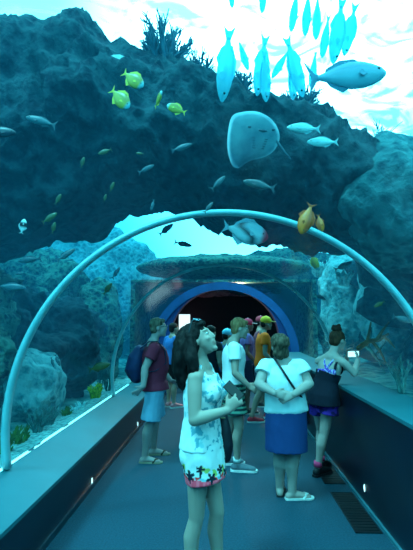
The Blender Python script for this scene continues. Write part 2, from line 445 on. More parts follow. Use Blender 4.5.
rock('low broken rock ridge far back at the foot of the bright gap', (2.2,14.8,3.55), (4.6,.5,.42), 22, m_rockB, amp=.6, fr=1.6)
rock('rock heap piled over the roof beyond the end of the tunnel', (0,12.3,3.16), (2.4,1.6,.30), 21, m_rockB, amp=.3)
# ================================================================== PEOPLE
def col(px, z, Y):
    """the point at depth Y and height z that stands in column px"""
    a, b = -400.0, 1200.0
    for _ in range(50):
        m = (a+b)/2
        if at(px, m, Y).z > z: a = m
        else: b = m
    return at(px, m, Y)
def mixv(a, b, t): return a*(1-t) + b*t
Z = V((0,0,1))
m_skin = attr_mat('skin', .55, .05, 120)
m_cloth = attr_mat('dyed_cloth', .85, .3, 260)
m_hair = attr_mat('hair_strands', .7, .4, 150, spec=.2)
def solid(name, c, rough=.6, **k): return mat(name, c, rough, tuple(x*.82 for x in c), scale=30, **k)
SKIN = srgb(214,168,140); SKIN2 = srgb(196,148,120)

def hand(mb, w, d, nrm, thumb, curl=25, spread=.35, size=1.0, curls=None):
    """palm, four unequal fingers and a thumb; d points to the fingertips, nrm out of the back of the hand, thumb to the thumb's side"""
    d = d.normalized(); nrm = (nrm - d*nrm.dot(d)).normalized(); t = thumb - d*thumb.dot(d); t = (t - nrm*t.dot(nrm)).normalized()
    s = size
    mb.tube([w - d*.01*s, w + d*.03*s, w + d*.085*s], [(.026*s,.02*s), (.036*s,.017*s), (.040*s,.014*s)], side=t)
    for k, (off, L) in enumerate(((.030,.072), (.010,.082), (-.010,.076), (-.029,.06))):
        b = w + d*(.083*s) + t*(off*s); fd = (d + t*(off*spread*20*.5)).normalized()
        c = math.radians((curls or [curl]*4)[k]); p = b
        pts = [b - fd*.015*s, b]; ang = 0
        for q, seg in enumerate((.42, .33, .25)):
            ang += c*(.7 if q == 0 else 1)
            p = p + (fd*math.cos(ang) - nrm*math.sin(ang))*(L*seg*s); pts.append(p)
        mb.limb(pts, [.0095*s, .0095*s, .009*s, .0085*s, .0075*s], n=8)
    b = w + d*.03*s + t*.03*s
    p1 = b + (t*.7 + d*.7 - nrm*.25).normalized()*.038*s; p2 = p1 + (t*.25 + d*.9 - nrm*.35).normalized()*.028*s
    mb.limb([w + d*.018*s + t*.012*s, b, p1, p2], [.015*s, .0125*s, .0105*s, .009*s], n=8)

def head(mb, c, f, u, k=1.0):
    r = f.cross(u)
    E = lambda df, dr, du, a, b, e: mb.ell(c + f*df*k + r*dr*k + u*du*k, f*a*k, r*b*k, u*e*k)
    E(-.012, 0, .022, .094, .074, .088)          # skull
    E(.034, 0, -.022, .058, .060, .082)          # face
    E(.034, 0, -.066, .048, .046, .044)          # jaw
    E(.071, 0, -.096, .019, .024, .018)          # chin
    E(.066, 0, .034, .022, .048, .018)           # brow
    for s in (-1, 1):
        E(.064, s*.036, -.022, .020, .022, .020) # cheek
        E(-.006, s*.074, -.008, .020, .009, .030)# ear
    mb.tube([c+f*.086*k+u*.022*k, c+f*.098*k-u*.014*k, c+f*.099*k-u*.026*k], [.008*k, .011*k, .0125*k], n=10)
    E(.085, 0, -.054, .012, .024, .009); E(.082, 0, -.067, .012, .021, .009)   # lips
    return r

def foot(mb, ank, d, L=.24, k=1.0, h=.03):
    d = V((d.x, d.y, 0)).normalized(); g = V((ank.x, ank.y, 0))
    mb.tube([ank+Z*.03, g + d*.0 + Z*.05, g - d*.035 + Z*.032], [.04*k, .042*k, .034*k], n=12)
    sd = d.cross(Z)
    mb.tube([g - d*.03 + Z*.035, g + d*.05 + Z*.042, g + d*.12 + Z*.028, g + d*(L-.07) + Z*.02], [(.033,.034), (.036,.036), (.043,.026), (.036,.018)], side=sd, n=12)

def person(label, D):
    """D holds joints (points), widths and clothes; returns the body, which carries clothes and hair as children"""
    vox = D.get('vox', .009); k = D.get('k', 1.0)
    P, Sc = D['pelvis'], D['shoulders']; f = D['f'].normalized(); r = f.cross(Z); fs = D.get('fs', f).normalized(); rs = fs.cross(Z)
    up = (Sc-P).normalized(); hw, ww, cw, sw = D.get('w', (.165, .135, .155, .175)); dp = D.get('d', (.115, .10, .115, .075))
    org = V((P.x, P.y, 0)); L = (Sc-P).length
    def torso(mb, inf=0.0, lo=-.10, hi=1.0, cap='round', belly=0.0, wid=None, n=22):
        R_ = [(-.16/L if lo < -.15 else lo, hw*.80, dp[0]*.85, 0), (0.0, hw, dp[0], -.01), (.22, (hw+ww)/2, (dp[0]+dp[1])/2, 0), (.42, ww, dp[1]+belly, belly*.7),
              (.66, (ww+cw)/2+.006, (dp[1]+dp[2])/2+.01+belly*.5, .006+belly*.4), (.84, cw, dp[2], .008), (.95, sw*.86, dp[3]+.015, 0), (1.03, sw*.55, dp[3]*.8, -.006), (1.1, .065, .06, -.01)]
        pts, rad, sd = [], [], []
        for (t, a, b, o) in R_:
            if t < lo - 1e-6 or t > hi + 1e-6: continue
            m = min(max(t, 0), 1); ff = mixv(f, fs, m).normalized()
            pts.append(P + (Sc-P)*t + ff*o); rad.append((a+inf, b+inf)); sd.append(mixv(r, rs, m).normalized())
        mb.tube(pts, rad, side=sd, n=n, cap=cap)
    b = MB()
    torso(b, 0, -.18, 1.2)
    # neck and head
    hc, hf, hu = D['head'], D['hf'].normalized(), D.get('hu', Z)
    hu = (hu - hf*hu.dot(hf)).normalized(); hr = hf.cross(hu)
    b.limb([Sc + (Sc-P).normalized()*.02, mixv(Sc, hc, .5) - fs*.012, hc - hu*.05*k - hf*.02], [.062*k, .052*k, .052*k])
    head(b, hc, hf, hu, k)
    # limbs
    sh, el, wr = D['sh'], D['el'], D['wr']; hip, kn, an = {}, {}, {}
    ar = D.get('arm', (.05, .04, .028))
    for s in 'LR':
        if s not in sh: continue
        b.limb([mixv(Sc, hc, .36) - fs*.02, mixv(Sc, sh[s], .5) + Z*.018, sh[s] - Z*.006], [.046*k, .050*k, ar[0]+.002]); a = sh[s]; e = el[s]; w = wr[s]
        b.limb([a - Z*.006, mixv(a, e, .35), e], [ar[0], ar[0]*1.03, ar[1]*.94]); b.limb([e, mixv(e, w, .3), w], [ar[1], ar[1]*1.03, ar[2]])
        H = D['hand'][s]; hand(b, w, H[0], H[1], H[2], **(H[3] if len(H) > 3 else {}))
    lg = D.get('leg', (.088, .056, .058, .036))
    for s in 'LR':
        sgn = 1 if s == 'R' else -1
        hip[s] = P + r*sgn*hw*.5 - Z*.04; kn[s] = D['kn'][s]; an[s] = D['an'][s]
        b.limb([hip[s], mixv(hip[s], kn[s], .5), kn[s]], [lg[0], lg[0]*.8, lg[1]])
        cb = V((D['toe'][s].x, D['toe'][s].y, 0)).normalized()*-.018
        b.limb([kn[s], mixv(kn[s], an[s], .32)+cb, mixv(kn[s], an[s], .7)+cb*.3, an[s]], [lg[1]*.95, lg[2], lg[3]*1.15, lg[3]])
        foot(b, an[s], D['toe'][s])
        if D.get('female'): b.ell(P + r*sgn*.07 - f*.045 - Z*.05, r*.075, f*.066, Z*.08)
    if D.get('female'):
        for sgn in (-1, 1): b.ell(P + (Sc-P)*.74 + rs*sgn*.065 + fs*(dp[2]-.02), rs*.06, fs*.055, Z*.058)
    sk = D.get('skin', SKIN); sk = (sk[0]*.70, sk[1]*.88, sk[2]*1.08); lip = tuple(x*y for x, y in zip(sk, (.82,.68,.68))); brow = mixv(V(D.get('haircol', srgb(40,28,22))), V(sk), .45); brow = tuple(brow)
    def paint(p, n):
        q = p - hc; a, c_, e = q.dot(hf)/k, q.dot(hr)/k, q.dot(hu)/k
        if a > .075 and abs(c_) < .024 and -.074 < e < -.047: return lip
        if a > .06 and .014 < abs(c_) < .050 and .028 < e < .036: return brow
        return sk
    body = remeshed('person', b, m_skin, None, org, vox, D.get('it', 3), .5, paint)
    tag(body, label, 'person')
    for sgn in (-1, 1):   # eyes
        ec = hc + hf*.0755*k + hr*sgn*.031*k + hu*.012*k
        eye = obj('eye', MB().ell(ec, hf*.010*k, hr*.013*k, hu*.0055*k, 10, 8), solid('eye_white', srgb(225,230,228), .2), body, org)
        if D.get('iris'): obj('iris', MB().ell(ec + hf*.0085*k, hf*.003, hr*.0055, hu*.0055, 8, 6), solid('iris_brown', srgb(40,24,16), .2), eye, org)
    D.update(org=org, body=body, torso=torso, hip=hip, r=r, rs=rs, f=f, fs=fs, L=L, hf=hf, hu=hu, hr=hr, k=k)
    return body

def garment(D, name, mb, c, c2=None, vox=None, label=None, amp=.004, fr=14, paint=None, it=3):
    c2 = c2 or tuple(x*.85 for x in c); off = V((D['org'].x*9, 3, 1))
    def w(p, n): return p + n*(amp*fbm(V((p.x*fr, p.y*fr, p.z*fr*.55))+off, 2))
    pf = paint or (lambda p, n: c)
    return remeshed(name, mb, m_cloth, D['body'], D['org'], vox or max(.007, D.get('vox', .009)), it, .5, pf, w, label)
def shirt(D, name, c, hem, sleeve=.45, inf=.02, label=None, belly=0.0, paint=None, arminf=.016, flare=.0, hi=1.03, amp=.004):
    """hem: how far below the pelvis (fraction of the torso length, negative is lower)"""
    mb = MB(); D['torso'](mb, inf, 0.0, hi, ('flat', 'flat'), belly)
    P, Sc, r, f = D['pelvis'], D['shoulders'], D['r'], D['f']; hw = D.get('w', (.165,))[0]; dp = D.get('d', (.115,))[0]
    if hem < 0: mb.tube([P + (Sc-P)*hem, P + (Sc-P)*.05], [(hw+inf+flare+.005, dp+inf+flare+.005+belly*.5), (hw+inf, dp+inf+belly*.5)], side=r, n=22, cap='flat')
    ar = D.get('arm', (.05,.04,.028))[0] + arminf
    for s in 'LR':
        if s not in D['sh']: continue
        a, e = D['sh'][s], D['el'][s]
        mb.tube([mixv(D['shoulders'], a, .45), a], [.07*D['k'], ar+.004], cap='round')
        if sleeve: mb.tube([a, mixv(a, e, sleeve)], [ar+.004, ar+.012], cap=('round', 'flat'))
    return garment(D, name, mb, c, label=label, paint=paint, amp=amp)
def shorts(D, name, c, frac, inf=.025, waist=.12, label=None, paint=None, flare=.02):
    P, Sc, r = D['pelvis'], D['shoulders'], D['r']; hw = D.get('w', (.165,))[0]; dp = D.get('d', (.115,))[0]; lg = D.get('leg', (.088,.056))
    mb = MB(); mb.tube([P + (Sc-P)*waist, P, P - Z*.09], [(hw+inf-.01, dp+inf-.01), (hw+inf, dp+inf), (hw*.9+inf, dp*.85+inf)], side=r, n=20, cap='flat')
    for s in 'LR':
        h, kk = D['hip'][s], D['kn'][s]; e = mixv(h, kk, frac); R1 = lg[0] + (lg[1]-lg[0])*frac*.8
        mb.tube([h-Z*.01, mixv(h, e, .5), e], [lg[0]+inf*.8, mixv(V((lg[0],0,0)), V((R1,0,0)), .5).x+inf, R1+inf+flare], cap=('round', 'flat'))
    return garment(D, name, mb, c, label=label, paint=paint)
def hair(D, mb, c, c2=None, name='hair', amp=.006, vox=.009, fr=40, label=None):
    c2 = c2 or tuple(x*1.7 for x in c)
    def w(p, n): return p + n*(amp*fbm(V((p.x*fr, p.y*fr, p.z*fr*.35)), 2))
    def pt(p, n):
        t = max(0, min(1, .5 + .9*noise.noise(V((p.x*60, p.y*60, p.z*14))))); return tuple(a*(1-t)+b_*t for a, b_ in zip(c, c2))
    return remeshed(name, mb, m_hair, D['body'], D['org'], vox, 2, .5, pt, w, label)
def short_hair(D, mb, full=1.0):
    c, f, u, r, k = D['head'], D['hf'], D['hu'], D['hr'], D['k']
    mb.ell(c - f*.022*k + u*.044*k, f*.096*k*full, r*.083*k*full, u*.082*k*full)
    mb.ell(c - f*.052*k - u*.015*k, f*.055*k, r*.072*k, u*.07*k)
    mb.ell(c + f*.058*k + u*.085*k, f*.028*k, r*.055*k, u*.022*k)
    return mb
def cap_(D, c, label, brimc=None):
    hc, f, u, r, k = D['head'], D['hf'], D['hu'], D['hr'], D['k']; mb = MB()
    mb.ell(hc - f*.012*k + u*.052*k, f*.106*k, r*.09*k, u*.085*k)
    o = remeshed('cap', mb, solid('cap_%d%d%d' % tuple(int(x*255) for x in c), c, .8), D['body'], D['org'], .012, 2, .5, None, None, label)
    bm_ = MB(); bc = hc + f*.06*k + u*.045*k
    pts = [bc, bc + f*.05, bc + f*.105 - u*.006]
    bm_.tube(pts, [(.075*k,.008), (.07*k,.007), (.045*k,.006)], side=r, n=16)
    c2 = brimc or c
    b_ = obj('brim', bm_, solid('brim_%d%d%d' % tuple(int(x*255) for x in c2), c2, .8), o, D['org'])
    bt = obj('button', MB().ball(hc - f*.012*k + u*.138*k, .009), solid('brim_%d%d%d' % tuple(int(x*255) for x in c2), c2, .8), o, D['org'])
    return o
def shoe(D, s, c, sole, name='shoe', label=None, k=1.12, sock=None):
    a, d = D['an'][s], V((D['toe'][s].x, D['toe'][s].y, 0)).normalized(); g = V((a.x, a.y, 0)); sd = d.cross(Z); mb = MB()
    mb.tube([g - d*.035+Z*.045, g + d*.05 + Z*.05, g + d*.13 + Z*.038, g + d*.19 + Z*.03], [(.04,.043), (.042,.045), (.05,.034), (.044,.026)], side=sd, n=14)
    mb.tube([g + Z*.05, g + Z*.095 + d*.005], [.045, .046], cap=('round', 'flat'))
    o = remeshed(name, mb, solid('shoe_%d_%d_%d' % tuple(int(x*400) for x in c), c, .6), D['body'], D['org'], .009, 2, .5, None, None, label)
    sm = MB(); vs = []; outl = [(-.075,.025),(-.06,.036),(0,.042),(.07,.046),(.14,.052),(.19,.048),(.225,.03),(.235,0)]
    full = outl + [(x, -y) for x, y in reversed(outl[:-1])]
    m = len(full); vs = [g + d*x + sd*y for x, y in full] + [g + d*x + sd*y + Z*.024 for x, y in full]
    sm.add(vs, [tuple(reversed(range(m))), tuple(range(m, 2*m))] + [(i, (i+1) % m, m+(i+1) % m, m+i) for i in range(m)])
    obj('sole', sm, solid('sole_%d_%d_%d' % tuple(int(x*400) for x in sole), sole, .7), o, D['org'], smooth=False)
    if sock:
        sk = MB().tube([a + Z*.0, a + Z*.06], [.046, .043], cap='flat'); obj('sock', sk, solid('sock_%d_%d' % (int(sock[0]*300), int(sock[1]*300)), sock, .9), D['body'], D['org'])
    return o
def sandal(D, s, c, strapc=None, label=None):
    a, d = D['an'][s], V((D['toe'][s].x, D['toe'][s].y, 0)).normalized(); g = V((a.x, a.y, 0)); sd = d.cross(Z); sm = MB()
    outl = [(-.07,.022),(-.055,.034),(0,.038),(.07,.042),(.14,.05),(.18,.046),(.21,.028),(.217,0)]; full = outl + [(x, -y) for x, y in reversed(outl[:-1])]; m = len(full)
    sm.add([g + d*x + sd*y for x, y in full] + [g + d*x + sd*y + Z*.016 for x, y in full],
           [tuple(reversed(range(m))), tuple(range(m, 2*m))] + [(i, (i+1) % m, m+(i+1) % m, m+i) for i in range(m)])
    o = obj('sandal', sm, solid('sandal_%d_%d_%d' % tuple(int(x*400) for x in c), c, .7), D['body'], D['org'], smooth=False, label=label)
    sc = strapc or c; st = MB()
    st.tube([g + d*.10 + sd*.05 + Z*.012, g + d*.13 + sd*.025 + Z*.05, g + d*.155 + Z*.045, g + d*.13 - sd*.025 + Z*.05, g + d*.10 - sd*.05 + Z*.012], [(.012,.005)]*5, side=d, n=8)
    obj('strap', st, solid('sstrap_%d_%d_%d' % tuple(int(x*400) for x in sc), sc, .7), o, D['org'])
    return o
def yawv(deg, el=0):
    a, e = math.radians(deg), math.radians(el); return V((math.cos(a)*math.cos(e), math.sin(a)*math.cos(e), math.sin(e)))
J = at

# ---- the woman in front, looking up, phone in hand
Y0 = 2.95; fW = yawv(-15); rW = fW.cross(Z)
ShW = J(202, 372, Y0)
P1 = dict(vox=.0065, it=5, female=True, f=fW, pelvis=J(201.5, 446, Y0), shoulders=ShW, w=(.148,.118,.132,.155), d=(.120,.098,.105,.07),
    head=J(199.5, 340, Y0), hf=yawv(-15, 28), hu=Z, iris=True, haircol=srgb(20,14,14), arm=(.046,.039,.026), leg=(.08,.049,.052,.034), skin=srgb(205,160,135),
    sh={'R': ShW + rW*.148 - Z*.018, 'L': ShW - rW*.148 - Z*.018},
    el={'R': J(194.5, 420, Y0-.20), 'L': J(209, 417, Y0+.16)}, wr={'R': J(227, 410.5, Y0-.20), 'L': J(229, 407, Y0-.02)},
    kn={'R': col(196.5, .47, Y0-.04), 'L': col(217, .47, Y0+.05)}, an={'R': col(189.5, .09, Y0-.02), 'L': col(218.5, .09, Y0+.10)}, toe={'R': yawv(-10), 'L': yawv(-25)})
P1['hand'] = {'R': (V((.75,.1,.75)), V((.15,-1,.1)), V((-.5,.3,.8)), dict(curl=42, size=.95)), 'L': (V((.8,-.35,.6)), V((.2,.9,-.1)), V((-.4,0,.8)), dict(curl=45, size=.95))}
person('dark-haired woman in a sleeveless palm print dress gazing up at the fish, phone in hand', P1)
def blouse_paint(p, n):
    q = p - P1['org']; t = fbm(q*16 + V((4,1,2)), 3); s = fbm(q*26 + V((1,7,2)), 2)
    front = (p - P1['pelvis']).dot(fW) > -.02
    if s > .18 and (front or t > .25): return srgb(104,172,190)
    if t > .35: return srgb(160,208,216)
    return srgb(232,238,240)
mbB = MB(); P1['torso'](mbB, .016, .0, .95, ('flat', 'flat'))
for sgn in (-1, 1): mbB.ell(P1['pelvis'] + (ShW-P1['pelvis'])*.74 + rW*sgn*.062 + fW*.085, rW*.075, fW*.07, Z*.072)
for sgn in (-1, 1): mbB.tube([ShW + rW*sgn*.085 + fW*.085 - Z*.09, ShW + rW*sgn*.095 + fW*.02 + Z*.048, ShW + rW*sgn*.09 - fW*.075 - Z*.06], [(.026,.012)]*3, side=rW)
mbB.tube([P1['pelvis']+Z*.0, P1['pelvis']+Z*.07], [(.168,.140), (.156,.128)], side=rW, cap='flat', n=24)
garment(P1, 'blouse', mbB, (1,1,1), vox=.007, paint=blouse_paint, amp=.007, fr=18, label='white sleeveless top with blue pattern')
hemz = 1.7 - (478-321)/149.0
def skirt_paint(p, n):
    h = p.z - hemz; a = math.atan2(p.y - P1['org'].y, p.x - P1['org'].x); u = a*.15   # metres round the hem
    wob = .012*noise.noise(V((u*22, 3, h*10)))
    for i, (u0, hh, sz) in enumerate([(-.44+.068*j, (.095,.135,.105,.15)[j % 4], (.036,.030,.038,.028)[j % 4]) for j in range(14)]):
        du, dh = u-u0, h-hh; rr = math.hypot(du, dh); an = math.atan2(dh, du)
        if rr < sz*(.35 + .65*abs(math.cos(an*2.5 + i))**1.3): return srgb(14,40,58)
        if abs(du) < .005 and -.05 < dh < 0: return srgb(14,40,58)
    if h < .082 + wob*.6: 
        return (1.9,.17,.26) if noise.noise(V((u*60, h*8, 1))) < .25 else (1.6,.09,.16)
    if h < .10 + wob*1.5: return (1.4,.05,.04) if noise.noise(V((u*30, h*30, 5))) > -.1 else srgb(130,205,215)
    if h < .17 and noise.noise(V((u*24, h*24, 9))) > .22: return srgb(190,210,110)
    return srgb(228,240,242)
mbS = MB(); d9 = Y0
mbS.tube([J(201,430,Y0), J(201.5,446,Y0), J(203,457,Y0), J(205,468,Y0), J(206.5,478,Y0)], [(.14,.122), (.162,.138), (.164,.139), (.164,.134), (.164,.128)], side=rW, n=28, cap='flat')
for sgn in (-1, 1): mbS.ell(P1['pelvis'] + rW*sgn*.065 - fW*.045 - Z*.04, rW*.082, fW*.082, Z*.10)
garment(P1, 'skirt', mbS, (1,1,1), vox=.006, paint=skirt_paint, amp=.005, fr=16, label='white skirt with dark palm trees and a pink hem')
mbH = MB(); hc, hf, hu, hr = P1['head'], P1['hf'], P1['hu'], P1['hr']
mbH.ell(hc - hf*.030 + hu*.046, hf*.102, hr*.096, hu*.088)
mbH.ell(hc + hf*.050 + hu*.088, hf*.036, hr*.06, hu*.026)
mbH.tube([hc + hu*.05 - hf*.055, J(188,345,Y0), J(185,357,Y0), J(184.5,370,Y0), J(186,382,Y0), J(188,392,Y0)], [(.098,.083), (.118,.092), (.126,.084), (.12,.070), (.095,.052), (.04,.02)], side=rW)
mbH.tube([hc - hf*.022 + hr*.080 + hu*.05, J(191.5,348,Y0-.1), J(192,360,Y0-.13), J(192.5,370,Y0-.14), J(192,380,Y0-.13)], [.036, .038, .04, .036, .014])
mbH.tube([hc - hf*.01 - hr*.080 + hu*.04, J(199,352,Y0+.1), J(201,366,Y0+.13), J(203,382,Y0+.12)], [.034, .04, .036, .014])
hair(P1, mbH, srgb(8,6,9), srgb(26,18,20), amp=.012, fr=34, vox=.008, label='long dark wavy hair')
# sunglasses pushed up on her hair
g = empty('sunglasses', hc + hf*.055 + hu*.10)
tag(g, 'sunglasses pushed up on the hair of the woman in front', 'sunglasses')
gl = solid('dark_lens', srgb(60,110,130), .08, spec=.9); fr_ = solid('glasses_frame', srgb(60,80,88), .2)
sf = (hf*.75 + hu*.66).normalized(); su = hr.cross(sf)
for sgn in (-1, 1):
    lc = hc + hf*.052 + hu*.124 + hr*sgn*.038
    obj('lens', MB().ell(lc, hr*.030, su*.022, sf*.005), gl, g, g.location)
    obj('temple_arm', MB().limb([lc + hr*sgn*.030, lc + hr*sgn*.052 - hf*.01, hc + hr*sgn*.102 - hf*.02 + hu*.055, hc + hr*sgn*.104 - hf*.03 + hu*.02], [.0035,.0035,.0032,.003], n=8), fr_, g, g.location)
obj('bridge', MB().limb([hc + hf*.056 + hu*.124 - hr*.012, hc + hf*.059 + hu*.128, hc + hf*.056 + hu*.124 + hr*.012], [.0045]*3, n=8), fr_, g, g.location)
for s in 'LR': sandal(P1, s, srgb(70,50,40))
# her phone
def phone(label, c, a, b, nrm, lit=None):
    """c centre, a half-length, b half-width, nrm unit normal of the screen"""
    g = empty('phone', c); tag(g, label, 'phone')
    case = obj('case', MB().obox(c, a, b, nrm*.0045), solid('phone_black', srgb(14,16,22), .3), g, c, smooth=False)
    bv = case.modifiers.new('b', 'BEVEL'); bv.width = .003; bv.segments = 2
    sm_ = mat('screen_lit', (.02,.02,.02), .2, emit=(.35,.95,1), estr=2.2) if lit else solid('screen_off', srgb(8,10,15), .25, spec=.3)
    obj('screen', MB().obox(c + nrm*.0048, a*.90, b*.90, nrm*.0006), sm_, g, c, smooth=False)
    obj('camera_lens', MB().ell(c - nrm*.005 + a*.78 + b*.5, a.normalized()*.005, b.normalized()*.005, nrm*.002), solid('lens_glass', srgb(30,60,90), .1), g, c)
    return g
pc = J(233.5, 391, Y0-.17)
pa = V((-.62,.10,.60)).normalized(); pb = V((.5,.55,.45)); pb = (pb - pa*pb.dot(pa)).normalized(); pn = pa.cross(pb)
if pn.x > 0: pn = -pn
phone('dark phone held up in the hand of the woman in front', pc, pa*.064, pb*.035, pn)
# her shoulder bag
bg_ = empty('handbag', J(225, 459, Y0+.17)); tag(bg_, 'dark slouchy handbag hanging at the hip of the woman in front', 'handbag')
o0 = bg_.location.copy(); m_bag = solid('bag_leather', srgb(26,30,44), .55)
mbg = MB(); mbg.tube([J(222.5,416,Y0+.17), J(224,430,Y0+.17), J(225.5,446,Y0+.17), J(225.5,456,Y0+.17)], [(.035,.04), (.05,.07), (.055,.09), (.042,.075)], side=V((1,0,0)), n=16)
remeshed('bag_body', mbg, m_bag, bg_, o0, .009, 3, .5)
obj('strap', MB().tube([J(222.5,417,Y0+.17), J(219,400,Y0+.16), J(213,380,Y0+.165), ShW - rW*.115 + Z*.062, ShW - rW*.12 - fW*.08], [(.011,.004)]*5, side=fW, n=8), m_bag, bg_, o0)
obj('zip', MB().limb([J(221,418,Y0+.13), J(225,418,Y0+.13)], [.004,.004], n=6), solid('brass_zip', srgb(150,140,90), .3), bg_, o0)

# ---- the man in maroon with a backpack
Y0 = 5.45; f2 = yawv(14); r2 = f2.cross(Z); Sh2 = J(153, 346, Y0)
P2 = dict(vox=.009, f=f2, pelvis=J(154.5, 384, Y0), shoulders=Sh2, w=(.165,.165,.175,.19), d=(.125,.125,.13,.085), head=J(158.5, 327.5, Y0), hf=yawv(12, 2), haircol=srgb(60,50,44), arm=(.055,.045,.032), skin=srgb(196,156,140), leg=(.095,.06,.062,.04), iris=True,
    sh={'R': Sh2 + r2*.20 - Z*.02, 'L': Sh2 - r2*.20 - Z*.02}, el={'R': J(145, 368, Y0-.22), 'L': J(160, 368, Y0+.25)}, wr={'R': J(143.5, 386, Y0-.24), 'L': J(170, 380, Y0+.22)},
    kn={'R': col(150.5, .5, 5.38), 'L': col(156, .5, 5.68)}, an={'R': col(145, .09, 5.48), 'L': col(153.5, .09, 5.80)}, toe={'R': yawv(0), 'L': yawv(8)})
P2['hand'] = {'R': (V((-.62,-.1,-.62)), V((.5,-.7,-.3)), V((-.7,-.2,.5)), dict(curl=8, spread=.9)), 'L': (V((.8,.1,-.4)), V((.1,.5,.6)), V((.2,-.6,.5)), dict(curl=35))}
person('man in a maroon t-shirt and pale blue shorts wearing a blue backpack', P2)
shirt(P2, 't_shirt', srgb(120,30,56), -.14, .52, .026, 'maroon short-sleeved t-shirt', belly=.02, flare=.012)
shorts(P2, 'shorts', srgb(112,158,186), .93, .03, label='pale blue knee-length shorts', flare=.025, waist=-.02)
hair(P2, short_hair(P2, MB()), srgb(58,52,46), srgb(110,104,90), vox=.011, amp=.004)
for s in 'LR': sandal(P2, s, srgb(150,140,120), srgb(60,50,40))
hc, hf, hu, hr = P2['head'], P2['hf'], P2['hu'], P2['hr']
g = empty('eyeglasses', hc + hf*.11 + hu*.012); tag(g, 'eyeglasses on the man in maroon', 'glasses')
for sgn in (-1, 1):
    lc = hc + hf*.108 + hu*.012 + hr*sgn*.034
    obj('lens', MB().ell(lc, hr*.024, hu*.018, hf*.003), solid('clear_lens', srgb(90,130,140), .05, spec=.9), g, g.location)
    obj('temple_arm', MB().limb([lc + hr*sgn*.024, lc + hr*sgn*.046 - hf*.02, hc + hr*sgn*.084 + hu*.008], [.0035]*3, n=6), solid('wire_frame', srgb(30,30,36), .3), g, g.location)
obj('bridge', MB().limb([hc + hf*.112 + hu*.016 - hr*.012, hc + hf*.112 + hu*.016 + hr*.012], [.0035]*2, n=6), solid('wire_frame', srgb(30,30,36), .3), g, g.location)
bk = empty('backpack', J(136, 381, Y0)); tag(bk, 'blue backpack on the back of the man in maroon', 'backpack'); o0 = bk.location.copy()
m_bp = solid('backpack_blue', srgb(16,38,84), .7); m_bp2 = solid('backpack_navy', srgb(14,28,66), .7)
mb = MB(); mb.tube([J(139.5,351,Y0), J(136.5,358,Y0), J(135,368,Y0), J(136.5,376,Y0)], [(.13,.075), (.16,.105), (.165,.12), (.14,.09)], side=r2, n=18)
pack = remeshed('pack_body', mb, m_bp, bk, o0, .011, 3, .5)
mb = MB(); mb.tube([J(129.5,364,Y0), J(128.5,370,Y0), J(130.5,376,Y0)], [(.11,.035), (.125,.05), (.11,.035)], side=r2, n=16); remeshed('front_pocket', mb, m_bp2, bk, o0, .011, 2, .5)
for sgn in (-1, 1):
    q = Sh2 + r2*sgn*.13
    obj('shoulder_strap', MB().tube([q - f2*.16 - Z*.02, q - f2*.06 + Z*.062, q + f2*.05 + Z*.058, q + f2*.135 - Z*.05, q + f2*.145 - Z*.2, q + f2*.02 + r2*sgn*.055 - Z*.28, q - f2*.15 - Z*.31], [(.028,.008)]*7, side=r2, n=8), m_bp2, bk, o0)
obj('grab_handle', MB().limb([J(141,349,Y0-.03), J(140,346,Y0), J(141,349,Y0+.03)], [.009]*3, n=8), m_bp2, bk, o0)

# ---- the man in a white t-shirt
Y0 = 5.2; f5 = yawv(6); r5 = f5.cross(Z); Sh5 = J(233, 346, Y0)
P5 = dict(vox=.009, f=f5, pelvis=J(233.5, 387, Y0), shoulders=Sh5, w=(.155,.14,.16,.18), d=(.115,.105,.115,.08), head=J(240, 328.5, Y0), hf=yawv(4, -8), haircol=srgb(120,96,70), arm=(.048,.04,.029), skin=srgb(206,160,134), iris=True,
    sh={'R': Sh5 + r5*.185 - Z*.02, 'L': Sh5 - r5*.185 - Z*.02}, el={'R': J(235, 373, Y0-.24), 'L': J(236, 372, Y0+.26)}, wr={'R': J(247.5, 385, Y0-.22), 'L': J(247, 384, Y0+.18)},
    kn={'R': col(239, .5, Y0-.05), 'L': col(231, .5, Y0+.2)}, an={'R': col(237, .10, Y0+.02), 'L': col(226, .10, Y0+.25)}, toe={'R': yawv(-4), 'L': yawv(12)})
P5['hand'] = {'R': (V((.8,.1,-.5)), V((.3,-.9,.3)), V((.3,.3,.8)), dict(curl=30)), 'L': (V((.8,-.2,-.5)), V((.1,.9,.3)), V((.3,-.3,.8)), dict(curl=30))}
person('fair-haired man in a plain white t-shirt and striped shorts, side on', P5)
shirt(P5, 't_shirt', srgb(238,242,244), -.12, .48, .02, 'plain white t-shirt')
def stripes(p, n):
    return srgb(96,160,140) if (p.z*100 % 5.2) < 2.3 else srgb(22,44,54)
shorts(P5, 'shorts', srgb(60,120,110), .62, .03, label='green and dark striped shorts', paint=stripes)
hair(P5, short_hair(P5, MB(), 1.04), srgb(112,78,52), srgb(176,136,96), vox=.011, amp=.006)
for s in 'LR': shoe(P5, s, srgb(96,116,128), srgb(230,235,235), sock=srgb(235,240,240), label='grey low shoe with a white sole')

